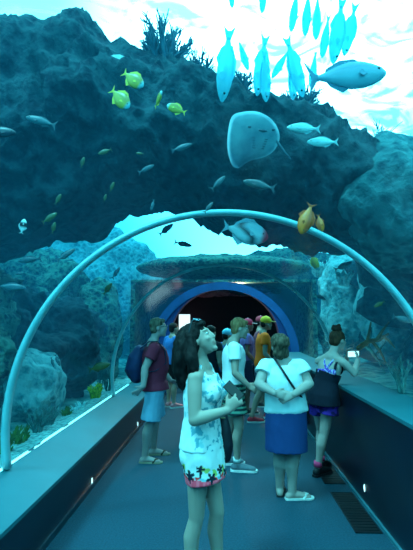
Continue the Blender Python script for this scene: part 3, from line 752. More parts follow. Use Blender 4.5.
# ---- the woman seen from behind, hands clasped
Y0 = 4.43; f9 = yawv(84); r9 = f9.cross(Z); Sh9 = J(283, 365, Y0)
P9 = dict(vox=.008, female=True, f=f9, pelvis=J(286, 409, Y0), shoulders=Sh9, w=(.185,.165,.165,.165), d=(.13,.13,.125,.08), head=J(279.5, 346.5, Y0), hf=yawv(100, 2), haircol=srgb(90,84,78), arm=(.055,.046,.032), leg=(.10,.066,.066,.042), skin=srgb(214,170,148),
    sh={'R': Sh9 + r9*.165 - Z*.015, 'L': Sh9 - r9*.165 - Z*.015}, el={'R': J(309.5, 384, Y0-.08), 'L': J(258.5, 384, Y0-.08)}, wr={'R': J(294, 394.5, Y0-.21), 'L': J(274, 393, Y0-.22)},
    kn={'R': col(294.5, .43, Y0), 'L': col(280, .43, Y0+.05)}, an={'R': col(292, .085, Y0+.02), 'L': col(280, .085, Y0+.12)}, toe={'R': yawv(8), 'L': yawv(80)})
P9['hand'] = {'R': (V((-.9,-.1,-.35)), V((.1,-1,.3)), V((.2,.0,.9)), dict(curl=22)), 'L': (V((.92,-.02,-.25)), V((.1,-1,.2)), V((.2,0,.9)), dict(curl=18))}
person('woman in a white top and denim skirt, hands clasped behind her back', P9)
shirt(P9, 'top', srgb(222,236,240), -.05, .42, .024, 'white short-sleeved top', arminf=.022, amp=.006)
mb = MB(); mb.tube([J(286,402,Y0), J(286,412,Y0), J(286,428,Y0), J(286.5,450,Y0)], [(.185,.145), (.198,.16), (.203,.165), (.205,.165)], side=r9, n=26, cap='flat')
garment(P9, 'skirt', mb, srgb(30,66,124), amp=.005, label='blue denim skirt')
mb = short_hair(P9, MB(), 1.1); mb.ell(P9['head'] - P9['hf']*.045 - Z*.055, P9['hf']*.06, P9['hr']*.08, Z*.07)
hair(P9, mb, srgb(50,42,36), srgb(112,96,80), vox=.009, amp=.012, fr=55)
sandal(P9, 'L', srgb(40,40,46)); sandal(P9, 'R', srgb(225,232,230), label='white sandal')
bx = empty('crossbody_bag', J(300, 400, Y0)); tag(bx, 'dark crossbody bag strapped across the woman with clasped hands', 'bag'); o0 = bx.location.copy()
m_st = solid('bag_strap', srgb(16,22,34), .5)
dY = -.165
obj('strap', MB().tube([J(272.5,364,Y0+.1), J(274,357.5,Y0-.02), J(277,362,Y0-.10), J(283,371,Y0-.158), J(290,382,Y0-.165), J(297,392,Y0-.158), J(304,400,Y0-.07), J(307,406,Y0+.06)], [(.011,.005)]*8, side=V((.75,.1,.65)), n=8), m_st, bx, o0)
mb = MB(); mb.tube([J(306,404,Y0+.13), J(305,422,Y0+.13)], [(.07,.03), (.085,.04)], side=f9, n=14); remeshed('pouch', mb, m_st, bx, o0, .01, 2, .5)

# ---- the girl photographing through the acrylic
Y0 = 5.1; fG = yawv(50); rG = fG.cross(Z); ShG = J(331, 360.5, Y0)
PG = dict(vox=.008, female=True, f=fG, pelvis=J(323, 395, Y0), shoulders=ShG, w=(.150,.122,.135,.15), d=(.115,.095,.105,.065), head=J(338, 340, Y0+.02), hf=yawv(32, -6), haircol=srgb(60,36,26), arm=(.043,.036,.026), leg=(.085,.055,.056,.034), skin=srgb(216,172,150),
    sh={'R': ShG + rG*.155 - Z*.01, 'L': ShG - rG*.155 - Z*.01}, el={'R': J(354, 373.5, Y0-.10), 'L': J(344, 368, Y0+.28)}, wr={'R': J(358, 360, Y0+.02), 'L': J(347, 357, Y0+.16)},
    kn={'R': col(324, .46, Y0-.02), 'L': col(321, .46, Y0+.2)}, an={'R': col(318, .10, Y0), 'L': col(321, .10, Y0+.22)}, toe={'R': yawv(40), 'L': yawv(55)})
PG['hand'] = {'R': (V((-.05,.25,.9)), V((.9,-.3,.1)), V((-.6,-.3,.3)), dict(curl=38, size=.92)), 'L': (V((.1,-.1,.9)), V((-.8,.5,.1)), V((.6,-.3,.2)), dict(curl=38, size=.92))}
person('girl with a hair bun and black tank top photographing through the acrylic', PG)
def tank_cut(mb):
    PG['torso'](mb, .014, 0.0, .70, ('flat', 'flat'))
    P, Sc = PG['pelvis'], ShG
    mb.tube([P - Z*.10, P + (Sc-P)*.04, P + (Sc-P)*.22, P + (Sc-P)*.42], [(.200,.178), (.186,.158), (.164,.132), (.136,.109)], side=rG, n=22, cap='flat')
    for sgn in (-1, 1):
        mb.ell(P + (Sc-P)*.74 + rG*sgn*.062 + fG*.082, rG*.068, fG*.065, Z*.066)
        mb.tube([Sc + rG*sgn*.085 + fG*.09 - Z*.10, Sc + rG*sgn*.09 + fG*.015 + Z*.05, Sc + rG*sgn*.085 - fG*.075 - Z*.05, Sc + rG*sgn*.085 - fG*.10 - Z*.16], [(.02,.01)]*4, side=rG)
mb = MB(); tank_cut(mb); garment(PG, 'tank_top', mb, srgb(16,24,42), amp=.004, label='loose black tank top')
mb = MB()
for sgn in (-1, 1): mb.limb([ShG + rG*sgn*.06 + Z*.045, ShG + rG*sgn*.04 - fG*.085 - Z*.02, ShG - fG*.118 - Z*.085], [.012]*3)
mb.tube([ShG - fG*.110 - Z*.115 - rG*.10, ShG - fG*.122 - Z*.11, ShG - fG*.110 - Z*.115 + rG*.10], [(.03,.012)]*3, side=Z)
garment(PG, 'bra_top', mb, srgb(150,110,200), amp=.001, vox=.007, paint=lambda p, n: srgb(110,70,190) if noise.noise(p*60) > 0 else srgb(190,190,225), label='purple patterned strappy bra top')
shorts(PG, 'shorts', srgb(80,44,150), .40, .030, waist=-.02, label='purple shorts', paint=lambda p, n: srgb(92,50,170) if noise.noise(p*22) > -.1 else srgb(40,24,90))
mb = MB(); hc, hf, hu, hr = PG['head'], PG['hf'], PG['hu'], PG['hr']
mb.ell(hc - hf*.018 + hu*.032, hf*.096, hr*.084, hu*.088); mb.ell(hc - hf*.055 - hu*.02, hf*.05, hr*.068, hu*.06)
hh = hair(PG, mb, srgb(46,28,22), srgb(96,62,44), vox=.010, amp=.004)
mb = MB(); bc = J(336.5, 329, Y0); mb.ell(bc, V((.058,0,0)), V((0,.055,0)), V((0,0,.045))); mb.ball(bc + V((.025,.0,.035)), .024); mb.ball(bc + V((-.03,.0,.022)), .026)
remeshed('hair_bun', mb, m_hair, PG['body'], PG['org'], .009, 2, .5, lambda p, n: srgb(58,36,28), lambda p, n: p + n*(.009*fbm(p*38, 2)))
for s in 'LR': shoe(PG, s, srgb(14,18,28), srgb(26,30,40), sock=(1.0,.06,.2))
phone('phone with a glowing screen held up by the girl at the acrylic', J(353.5, 354, Y0+.07), V((.86,-.50,.06)).normalized()*.068, V((.02,-.08,1)).normalized()*.036, -(V((.86,-.50,.06)).cross(V((.02,-.08,1)))).normalized() if (V((.86,-.50,.06)).cross(V((.02,-.08,1)))).y > 0 else (V((.86,-.50,.06)).cross(V((.02,-.08,1)))).normalized(), lit=True)

# ---- the people further on
def far_person(label, Y, px, top, a, hgt, shirtc, shortc, skin=SKIN2, hairc=srgb(26,20,20), fem=False, capc=None, step=0.0, frac=.8, sleeve=.5, ank=None, kne=None, shoec=srgb(60,60,66), brimc=None, hx=0.0, leglen=None):
    k = hgt/1.72; f = yawv(a); r = f.cross(Z)
    B = col(px, .9*k, Y)
    base = V((B.x, Y, 0)); P = base + Z*.92*k; Sc = base + Z*1.40*k + f*.02; hc = base + Z*(1.60*k) + f*(.05+hx)
    sw = .15 if fem else .18
    D = dict(vox=.012, f=f, pelvis=P, shoulders=Sc, head=hc, hf=yawv(a, -3), female=fem, k=.98, skin=skin, haircol=hairc,
        w=(.155,.125,.14,.15) if fem else (.155,.145,.165,.18), sh={'R': Sc + r*(sw+.005) - Z*.02, 'L': Sc - r*(sw+.005) - Z*.02},
        el={'R': Sc + r*(sw+.05) - Z*.29*k - f*.03, 'L': Sc - r*(sw+.05) - Z*.29*k - f*.03}, wr={'R': Sc + r*(sw+.03) - Z*.47*k + f*.14, 'L': Sc - r*(sw+.03) - Z*.47*k + f*.14},
        kn={'R': base + r*.09 + f*(.03+step*.6) + Z*.49*k, 'L': base - r*.09 + f*(.03-step*.4) + Z*.49*k}, an={'R': base + r*.09 + f*step + Z*.09, 'L': base - r*.09 - f*step + Z*.09}, toe={'R': f, 'L': f})
    if ank: D['an'].update(ank)
    if kne: D['kn'].update(kne)
    D['hand'] = {s: (f*.6 - Z*.6, r*(1 if s == 'R' else -1) + Z*.3, f*.5 + Z*.5, dict(curl=28)) for s in 'LR'}
    person(label, D)
    shirt(D, 'shirt', shirtc, -.10, sleeve, .022)
    shorts(D, 'shorts', shortc, frac, .028)
    if capc: cap_(D, capc, None, brimc)
    mb = MB()
    if fem: short_hair(D, mb); mb.tube([hc - D['hf']*.06, hc - D['hf']*.085 - Z*.14, hc - D['hf']*.09 - Z*.28], [.07, .065, .03])
    else: short_hair(D, mb, .97 if capc else 1.0)
    hair(D, mb, hairc, tuple(min(1, x*1.8) for x in hairc), vox=.013, amp=.004)
    for s in 'LR': shoe(D, s, shoec, srgb(225,225,225))
    return D
far_person('person in a blue jacket and black shorts beyond the man in maroon', 8.9, 171.5, 322, 40, 1.66, srgb(48,104,168), srgb(10,12,18), shoec=srgb(225,130,140), frac=.75, sleeve=.95)
far_person('dark-haired person in black glimpsed behind the face of the woman in front', 7.2, 209.5, 326, 60, 1.62, srgb(18,30,44), srgb(12,14,22), fem=True, sleeve=.3, frac=.7)
kb = {}
far_person('man in an orange t-shirt and yellow cap beyond the woman with clasped hands', 7.9, 262.5, 314, 8, 1.78, (1.35,.17,.01), srgb(96,116,140), capc=(1.3,.60,.04), brimc=srgb(250,225,140), step=.0, hx=.03,
    ank={'R': col(251.5, .09, 7.65), 'L': col(268, .09, 8.0)}, kne={'R': col(260.5, .5, 7.72), 'L': col(264, .5, 8.0)}, shoec=srgb(225,40,60), frac=.62)
far_person('person in a red cap and mauve shirt behind the man in white', 8.4, 246, 316, 5, 1.74, srgb(120,96,150), srgb(40,50,80), capc=srgb(214,40,80), brimc=srgb(235,190,200), skin=srgb(150,110,90))
far_person('person with a white and red cap half hidden behind the man in orange', 9.1, 259, 312, 0, 1.80, srgb(110,60,80), srgb(50,60,80), capc=srgb(190,50,70), brimc=srgb(240,244,244))
far_person('shorter person in a pale blue cap just behind the man in white', 8.2, 225.5, 329, 30, 1.54, srgb(40,90,140), srgb(30,40,60), capc=srgb(120,205,235))
# ================================================================== SMALL FITTINGS
def vent(label, y0, y1):
    g = empty('floor_vent', (XR-.15, (y0+y1)/2, 0)); tag(g, label, 'vent', 'dark vents set in the floor along the right wall'); o = g.location.copy()
    m1 = solid('vent_black', srgb(8,14,22), .5); m2 = solid('vent_metal', srgb(10,20,28), .6)
    obj('backing', MB().box((XR-.245, y0, .0), (XR-.04, y1, .004)), m1, g, o, smooth=False)
    mb = MB()
    for a in ((XR-.25, y0, XR-.24, y1), (XR-.045, y0, XR-.035, y1), (XR-.25, y0, XR-.035, y0+.01), (XR-.25, y1-.01, XR-.035, y1)): mb.box((a[0], a[1], .0), (a[2], a[3], .009))
    obj('frame', mb, m2, g, o, smooth=False)
    mb = MB(); k = int((y1-y0)/.05)
    for i in range(1, k): yy = y0 + (y1-y0)*i/k; mb.box((XR-.24, yy-.006, .003), (XR-.045, yy+.006, .0075))
    obj('slats', mb, m1, g, o, smooth=False)
vent('dark floor vent along the right wall, the one by the pale wall lamp', 3.78, 4.62)
vent('dark floor vent along the right wall, cut by the bottom edge of the picture', 2.75, 3.40)
vent('dark floor vent along the right wall, beside the pink-socked girl', 4.86, 5.5)
def wall_lamp(label, x, y, z, s):
    g = empty('wall_lamp', (x, y, z)); tag(g, label, 'lamp', 'small glowing marker lamps in the low walls'); o = g.location.copy()
    obj('bezel', MB().ell((x, y, z), V((.006,0,0)), V((0,.026,0)), V((0,0,.042))), solid('lamp_bezel', srgb(60,80,92), .3), g, o)
    obj('lens', MB().ell((x+s*.005, y, z), V((.005,0,0)), V((0,.018,0)), V((0,0,.033))), mat('lamp_lens', (.2,.5,.55), .3, emit=(.5,.98,1), estr=2.2), g, o)
for lab, px, py, side in (('small glowing oval lamp low in the left wall, nearest one', 91.5, 481, -1), ('small glowing oval lamp low in the left wall beside the sandalled feet', 137.5, 424, -1), ('small glowing oval lamp low in the right wall', 365, 488, 1)):
    X = XL if side < 0 else XR; lo, hi = .5, 30.0
    for _ in range(60):
        m = (lo+hi)/2; x = at(px, py, m).x
        if abs(x) < abs(X): lo = m
        else: hi = m
    q = at(px, py, lo); wall_lamp(lab, X, q.y, q.z, -side)
# lit panel and props of the dark room beyond
g = empty('light_panel', at(184.5, 325, 11.4)*1.0); c0 = g.location.copy(); tag(g, 'tall glowing white panel standing in the dark room beyond', 'light panel')
hwp = 5.6*11.4/F; hhp = 10.5*11.4/F
obj('panel_face', MB().box((c0.x-hwp, c0.y, c0.z-hhp), (c0.x+hwp, c0.y+.02, c0.z+hhp)), mat('panel_glow', (.8,.8,.8), .5, emit=(.75,.97,1), estr=1.25), g, c0, smooth=False)
mb = MB()
for s in (-1, 1): mb.box((c0.x+s*(hwp+.012)-.012, c0.y-.01, 0), (c0.x+s*(hwp+.012)+.012, c0.y+.04, c0.z+hhp+.02))
mb.box((c0.x-hwp-.02, c0.y-.01, c0.z+hhp), (c0.x+hwp+.02, c0.y+.04, c0.z+hhp+.025)); mb.box((c0.x-hwp-.02, c0.y-.01, c0.z-hhp-.025), (c0.x+hwp+.02, c0.y+.04, c0.z-hhp))
obj('panel_frame', mb, solid('panel_frame', srgb(16,20,34), .5), g, c0, smooth=False)
rock('rugged reddish artificial rock hanging from the ceiling of the dark room', (-.1,12.3,2.50), (1.4,.35,.10), 33, rock_mat('mauve_rock', srgb(30,12,24), srgb(90,50,66), srgb(150,100,110), scale=2.5), sub=4, amp=.9, fr=2.2, name='ceiling_rock')
rock('jagged dark rock hanging at the right of the ceiling in the room beyond', (.85,11.7,2.50), (.7,.35,.10), 35, m_rockA, sub=4, amp=1.2, fr=3.0, name='ceiling_rock')

# ================================================================== CORALS
def coral(label, name, base, h, n, m, seed, spread=.6, thick=.02, levels=3, cat='coral', group=None, flat=None, up=Z):
    """branching colony grown from its foot"""
    rnd = random.Random(seed); mb = MB(); base = V(base)
    def grow(p, d, L, r, lv):
        mid = p + d*L*.5 + V((rnd.uniform(-1,1), rnd.uniform(-1,1), rnd.uniform(-.3,.6)))*L*.1; q = p + d*L + V((rnd.uniform(-1,1), rnd.uniform(-1,1), rnd.uniform(-.3,.6)))*L*.12
        mb.tube([p, mid, q], [r, r*.85, r*.62], n=6)
        if lv:
            for _ in range(rnd.choice((2,3))):
                e = V((rnd.uniform(-1,1), rnd.uniform(-1,1)*(flat if flat is not None else 1), rnd.uniform(-.2,.7)))
                grow(p + (q-p)*rnd.uniform(.45,1), (d + e*spread).normalized(), L*rnd.uniform(.55,.85), r*.66, lv-1)
    for i in range(n):
        a = 2*PI*i/n + rnd.uniform(-.3,.3)
        d = (up + V((math.cos(a), math.sin(a)*(flat if flat is not None else 1), 0))*spread*rnd.uniform(.3,1)).normalized()
        grow(base + V((math.cos(a), math.sin(a), 0))*thick*1.5, d, h*rnd.uniform(.34,.48), thick, levels)
    o = obj(name, mb, m, None, base, fix=False); return tag(o, label, cat, group)
m_cor_y = mat('coral_yellow', srgb(190,200,40), .8, srgb(130,160,40), scale=30)
m_cor_w = mat('coral_white', srgb(190,235,235), .8, srgb(120,190,195), scale=30)
m_cor_d = mat('coral_dark', srgb(34,84,104), .9, srgb(50,108,124), scale=12)
m_cor_t = mat('coral_teal', srgb(60,130,130), .9, srgb(30,90,96), scale=20)
m_cor_b = mat('coral_brown', srgb(120,96,66), .9, srgb(70,70,60), scale=12)
m_weed = mat('sea_weed', srgb(70,120,40), .8, srgb(40,90,50), scale=15)
# silhouettes on top of the rock mass, against the bright surface
coral('tall bushy coral with upright tips standing dark against the bright water', 'bush_coral', at(163,78,4.9), .64, 30, m_cor_d, 41, .62, .030, 3)
coral('low dark coral tuft on the rock crest beside the tall bushy coral', 'bush_coral', at(199,86,5.0), .36, 20, m_cor_d, 42, .7, .022, 3)
coral('low dark coral tuft on the middle of the rock crest under the hanging fish', 'bush_coral', at(238,102,5.0), .36, 22, m_cor_d, 43, .8, .022, 3)
coral('dark spiky coral tuft on the rock crest below the tail of the big fish', 'bush_coral', at(300,116,5.0), .36, 22, m_cor_d, 44, .8, .022, 3)
coral('thin leafy coral branches lit from behind on the right rock shoulder', 'branch_coral', at(362,172,4.9), .55, 8, m_cor_d, 45, .9, .016, 3)
coral('second leafy coral of the right rock shoulder, closer to the frame edge', 'branch_coral', at(392,170,4.9), .52, 8, m_cor_d, 46, .9, .016, 3)
rock('flat pale plate coral leaning against the dark rock by the yellow fish', at(114,68,4.55), (.20,.05,.15), 51, m_rockC, sub=4, amp=.25, fr=5, name='plate_coral')
# along the foot of the left acrylic
def on_left(px, py, dx=.28):
    lo, hi = 1.0, 14.0
    for _ in range(50):
        m = (lo+hi)/2
        if at(px, py, m).x > -(abs(xl)+dx): lo = m
        else: hi = m
    return at(px, py, lo)
def foot_left(px, py, dx=.28):
    p = on_left(px, py, dx); p.z = .46; return p
coral('bright yellow lumpy coral at the foot of the left acrylic', 'yellow_coral', foot_left(95,400), .30, 16, m_cor_y, 61, .35, .028, 2)
coral('small olive weed clump at the foot of the left acrylic by the near rib', 'weed_clump', foot_left(20,444), .22, 12, m_weed, 62, .5, .018, 2, cat='sea weed')
coral('olive weed clump at the left picture edge outside the near rib', 'weed_clump', foot_left(3,452), .26, 12, m_weed, 63, .5, .018, 2, cat='sea weed')
coral('low olive weed beside the pale finger coral', 'weed_clump', foot_left(66,420), .18, 10, m_weed, 64, .5, .015, 2, cat='sea weed')
coral('pale finger coral in the gravel just beyond the near rib', 'finger_coral', foot_left(38,432), .30, 9, m_cor_t, 65, .45, .014, 3)
coral('feathery pale coral in the gravel between the near rib and the yellow coral', 'finger_coral', foot_left(50,424), .26, 9, m_cor_t, 66, .45, .013, 3)
coral('small white coral knob next to the yellow coral', 'white_coral', foot_left(73,413), .15, 8, m_cor_w, 67, .4, .018, 1)
coral('white coral stub touching the yellow coral', 'white_coral', foot_left(80,408), .16, 8, m_cor_w, 68, .4, .018, 1)
coral('fine grey-green coral fan by the base of the far rib', 'fan_coral', foot_left(108,392), .42, 9, m_cor_t, 69, .5, .012, 3)
coral('thin coral twig standing behind the yellow coral', 'fan_coral', foot_left(100,392,.55), .40, 6, m_cor_t, 70, .4, .012, 3)
# right side
def mid_coral(px0, py0, px1, py1, Y, m, label, seed, r=.03):
    rnd = random.Random(seed); a, b = at(px0, py0, Y), at(px1, py1, Y+.2); mb = MB(); d = b-a
    mb.tube([a, a+d*.3+V((0,0,.03)), a+d*.7+V((0,0,-.02)), b], [r, r*.9, r*.7, r*.4], n=8)
    for t, e in ((.25, V((.1,.1,.28))), (.45, V((.12,-.1,-.25))), (.6, V((.2,.1,.22))), (.8, V((.15,0,-.14)))):
        p = a+d*t; mb.tube([p, p+e*.5+V((.01,0,.02)), p+e], [r*.6, r*.5, r*.25], n=8)
    return tag(obj('antler_coral', mb, m, None, a, fix=False), label, 'coral')
mid_coral(359,348,388,334,5.6, m_cor_b, 'brownish antler-shaped coral branch behind the glowing phone', 5, .035)
mid_coral(362,344,384,364,5.9, m_cor_t, 'greenish antler-shaped coral branch reaching down behind the glowing phone', 6, .03)
coral('thin upright coral standing at the right acrylic near the picture edge', 'fan_coral', at(401,392,4.5), .36, 5, m_cor_t, 71, .35, .013, 3)
coral('pale clustered coral on the right reef above the far rib', 'cluster_coral', at(344,284,6.3), .26, 12, m_cor_w, 72, .6, .030, 1)
coral('pale coral spray high on the right at the end of the bright gap', 'cluster_coral', at(318,276,8.0), .36, 10, m_cor_w, 73, .6, .026, 2)

# ================================================================== FISH
def glare_fish():  # pale see-through cyan paints in glare and haze around the backlit fish
    if 'glare_fish' in MATS: return MATS['glare_fish']
    m, t, out = nt('glare_fish')
    d = t.nodes.new('ShaderNodeBsdfDiffuse'); d.inputs[0].default_value = (.30,.72,.80,1)
    l = t.nodes.new('ShaderNodeBsdfTranslucent'); tr = t.nodes.new('ShaderNodeBsdfTransparent'); tr.inputs[0].default_value = (.25,.92,1,1)
    nz = t.nodes.new('ShaderNodeTexNoise'); nz.inputs['Scale'].default_value = 5; tc = t.nodes.new('ShaderNodeTexCoord'); t.links.new(tc.outputs['Object'], nz.inputs['Vector'])
    rp = t.nodes.new('ShaderNodeValToRGB'); rp.color_ramp.elements[0].color = (.2,.7,.85,1); rp.color_ramp.elements[1].color = (.5,.95,1,1); t.links.new(nz.outputs[0], rp.inputs[0]); t.links.new(rp.outputs[0], l.inputs[0])
    a = t.nodes.new('ShaderNodeMixShader'); a.inputs[0].default_value = .6; t.links.new(d.outputs[0], a.inputs[1]); t.links.new(l.outputs[0], a.inputs[2])
    b = t.nodes.new('ShaderNodeMixShader'); b.inputs[0].default_value = .22; t.links.new(a.outputs[0], b.inputs[1]); t.links.new(tr.outputs[0], b.inputs[2]); t.links.new(b.outputs[0], out.inputs[0])
    MATS['glare_fish'] = m; return m
def fish_proto(kind):
    """unit fish, nose at +x .5, tail at -x .5; depth along z"""
    K = dict(yellow=dict(h=.24, w=.075, c=srgb(176,164,44), c2=srgb(140,136,44), face=srgb(110,190,200), tail=.20),
             silver=dict(h=.125, w=.07, c=srgb(58,108,118), c2=srgb(34,82,96), face=None, tail=.22),
             pale=dict(h=.15, w=.07, c=srgb(150,205,205), c2=srgb(120,185,192), face=None, tail=.18),
             hanging=dict(h=.12, w=.10, c=srgb(150,225,235), c2=srgb(120,205,225), face=None, tail=.10),
             jack=dict(h=.165, w=.09, c=srgb(120,190,205), c2=srgb(60,130,155), face=None, tail=.26),
             dark=dict(h=.15, w=.07, c=srgb(20,44,60), c2=srgb(30,60,74), face=None, tail=.22),
             olive=dict(h=.16, w=.07, c=srgb(72,92,50), c2=srgb(52,74,48), face=None, tail=.22),
             orange=dict(h=.22, w=.11, c=srgb(236,120,40), c2=srgb(190,86,40), face=None, tail=.20),
             pied=dict(h=.22, w=.07, c=srgb(214,232,232), c2=srgb(180,210,214), face=None, tail=.2),
             banded=dict(h=.25, w=.08, c=srgb(140,180,190), c2=srgb(110,160,176), face=srgb(170,60,80), tail=.18))[kind]
    xs = [-.34, -.26, -.12, .04, .2, .33, .43, .49, .5]; hs = [.20, .36, .72, 1.0, .98, .78, .50, .20, .06]; wsx = [.25, .38, .7, 1, 1, .85, .6, .25, .08]
    mb = MB(); mb.tube([V((x,0,0)) for x in xs], [(K['w']*b, K['h']*a) for a, b in zip(hs, wsx)], side=V((0,1,0)), n=14)
    body = obj('fish', mb, None, fix=True)
    me = body.data; cl = me.color_attributes.new('Col', 'FLOAT_COLOR', 'POINT')
    for i, v in enumerate(me.vertices):
        c = K['c'] if v.co.z < K['h']*.25 else K['c2']
        if kind == 'silver' or kind == 'jack': c = tuple(a*(1-t)+b*t for a, b, t in zip(K['c'], K['c2'], [max(0, min(1, .5+v.co.z/K['h']))]*3))
        if K['face'] and v.co.x > .36: c = K['face']
        if kind == 'banded' and abs(v.co.x*.8 + v.co.z*.9 - .02) < .07: c = srgb(16,40,56)
        if kind == 'pied' and -.08 < v.co.x < .22 : c = srgb(16,26,36)
        cl.data[i].color = col4(c)
    me.materials.append(attr_mat('fish_skin', .35, .1, 60, .5) if kind != 'hanging' else glare_fish())
    fm = glare_fish() if kind == 'hanging' else solid('fin_'+kind, K['c2'] if kind != 'yellow' else srgb(220,206,70), .6)
    t = K['tail']; h = K['h']
    def fin(name, pts, th=.006):
        m_ = MB(); n = len(pts); c = V((sum(p[0] for p in pts)/n, 0, sum(p[1] for p in pts)/n))
        vs = [V((x,0,z)) for x, z in pts] + [c + V((0,th,0)), c - V((0,th,0))]
        fs = [(i, (i+1) % n, n) for i in range(n)] + [((i+1) % n, i, n+1) for i in range(n)]
        m_.add(vs, fs); return obj(name, m_, fm, body, smooth=False, fix=False)
    fin('tail_fin', [(-.32,.03), (-.38,.05), (-.5,t*.85), (-.44,.02), (-.44,-.02), (-.5,-t*.85), (-.38,-.05), (-.32,-.03)])
    fin('dorsal_fin', [(.24,h*.86), (.12,h*1.22), (-.06,h*1.18), (-.24,h*.62), (-.26,h*.36), (-.05,h*.8), (.1,h*.92)])
    fin('anal_fin', [(.02,-h*.9), (-.08,-h*1.25), (-.22,-h*.75), (-.26,-h*.36), (-.1,-h*.7)])
    for s in (-1, 1):
        m_ = MB(); m_.add([V((.24,s*K['w']*.9,-.01)), V((.14,s*(K['w']*.9+.04),-.07)), V((.10,s*(K['w']*.9+.03),-.02)), V((.16,s*(K['w']*.9+.006),.03))], [(0,1,2,3), (3,2,1,0)] if False else [(0,1,2,3)])
        obj('pectoral_fin', m_, fm, body, smooth=False, fix=False)
        obj('eye', MB().ell(V((.385, s*K['w']*.66, h*.22)), V((.018,0,0)), V((0,.012,0)), V((0,0,.018)), 8, 6), solid('fish_eye', srgb(12,20,26), .1, spec=.8), body)
    body.location = (0,0,-50); return body
PROTO = {}
def fish(kind, label, head, tail, Y, dy=0.0, group=None, roll=0.0, cat='fish', Yh=None):
    a = at(head[0], head[1], Yh if Yh else Y+dy); b = at(tail[0], tail[1], Y); d = a-b; L = d.length; x = d.normalized()
    zz = V((0,0,1)) if abs(x.z) < .8 else V((-.8 if x.x >= 0 else .8, -.2, 0)); y = zz.cross(x).normalized(); z = x.cross(y)
    if roll: q = Matrix.Rotation(math.radians(roll), 3, x); y = q @ y; z = q @ z
    if kind not in PROTO: PROTO[kind] = o = fish_proto(kind)
    else:
        src = PROTO[kind]; o = src.copy(); C.objects.link(o)
        for ch in src.children:
            c = ch.copy(); C.objects.link(c); c.parent = o
    m = Matrix.Identity(4)
    for i in range(3): m[i][0], m[i][1], m[i][2], m[i][3] = x[i]*L, y[i]*L, z[i]*L, (a[i]+b[i])/2
    o.matrix_world = m
    for k_ in ('label','group','category'):
        if k_ in o: del o[k_]
    return tag(o, label, cat, group)
yg = 'yellow fish with pale faces by the dark rock'
fish('yellow', 'yellow fish with a pale face nose-down under the plate coral', (143,87), (123,72), 3.4, -.05, yg)
fish('yellow', 'yellow fish nose-down just left of and below the plate coral', (129,108), (111,89), 3.4, -.05, yg)
fish('yellow', 'plump yellow fish seen nearly head-on, tail low, between two side-on ones', (162,91), (155,108), 3.3, -.12, yg)
fish('yellow', 'yellow fish facing left with a pale blue head, rightmost of the yellow ones', (167,105), (186,113), 3.4, 0, yg)
fish('jack', 'largest silver-blue fish crossing the bright water at upper right', (386,73), (306,79), 3.3, .1)
fish('pale', 'pale round-nosed fish facing left just right of the ray', (287,127.5), (321,129), 3.2)
fish('pale', 'pale fish facing left below the big silver-blue fish and behind another pale one', (307,142), (339,142), 3.25)
hg = 'long fish hanging in the bright water'
HG = [((222,102),(230,26),3.9,'long fish hanging head-down at far left of the bright water school'),
      ((248,70),(238,38),4.0,'small slim fish hanging between the two leftmost long fish of the school'),
      ((257,96),(266,34),3.9,'long fish hanging head-down over the coral tuft, left of a close twin'),
      ((266,102),(264,48),3.7,'long fish hanging head-down against the right flank of its twin'),
      ((272,78),(290,48),4.1,'broad short fish slanting down left in the middle of the school'),
      ((303,97),(286,35),3.6,'long curved-looking fish slanting down right under the school'),
      ((293,100),(293,52),4.2,'slim fish hanging straight behind the slanting long fish'),
      ((291,32),(298,-14),3.8,'fish hanging at the top edge left of the tight bunch'),
      ((305,36),(309,-12),3.8,'fish hanging at the top edge, first of the tight bunch'),
      ((316,40),(318,-8),3.9,'fish hanging at the top edge, second of the tight bunch'),
      ((322,58),(329,14),4.1,'fish hanging low in the tight bunch above the tail of the big fish'),
      ((333,64),(343,-4),3.7,'broad fish hanging in the tight bunch, the widest there'),
      ((344,56),(356,2),3.9,'fish hanging at the right end of the tight bunch'),
      ((262,13),(265,-30),3.8,'fish tail hanging into the top edge above the twin long fish'),
      ((311,88),(316,50),4.2,'dim slim fish hanging behind the tail of the big fish'),
      ((232,8),(231,-30),3.9,'fish at the top edge above the leftmost long one')]
for h_, t_, Y_, lab in HG: fish('hanging', lab, h_, t_, Y_, .25, hg, roll=random.uniform(-25,25))
fish('silver', 'pale faint fish swimming left across the dark rock at left', (26,117), (57,126), 3.4)
fish('dark', 'long dark fish cut by the left picture edge', (16,133), (-18,131), 3.0)
fish('pied', 'small black and white fish nose-up low on the left rock', (24.5,219), (21,234), 3.3)
for lab, h_, t_, Y_ in (('dim olive fish hanging vertically high on the left rock', (84,157), (81,168), 4.0), ('dim olive fish nosing up, upper of a loose trio on the left rock', (61,194), (55,205), 4.0),
    ('dim olive fish nosing up right, middle of a loose trio on the left rock', (57,213), (42,223), 3.9), ('dim olive fish nose-up at the left tip of the bright gap', (55,222), (52,234), 4.1),
    ('tiny olive fish below the yellow school', (136,153), (144,154), 3.9), ('dim olive fish on the dark rock right of the loose trio', (114,182), (110,192), 4.0), ('tiny olive fish under the other dim one on the dark rock', (106,194), (104,202), 4.0)):
    fish('olive', lab, h_, t_, Y_, 0, 'dim olive fish scattered over the dark rock')
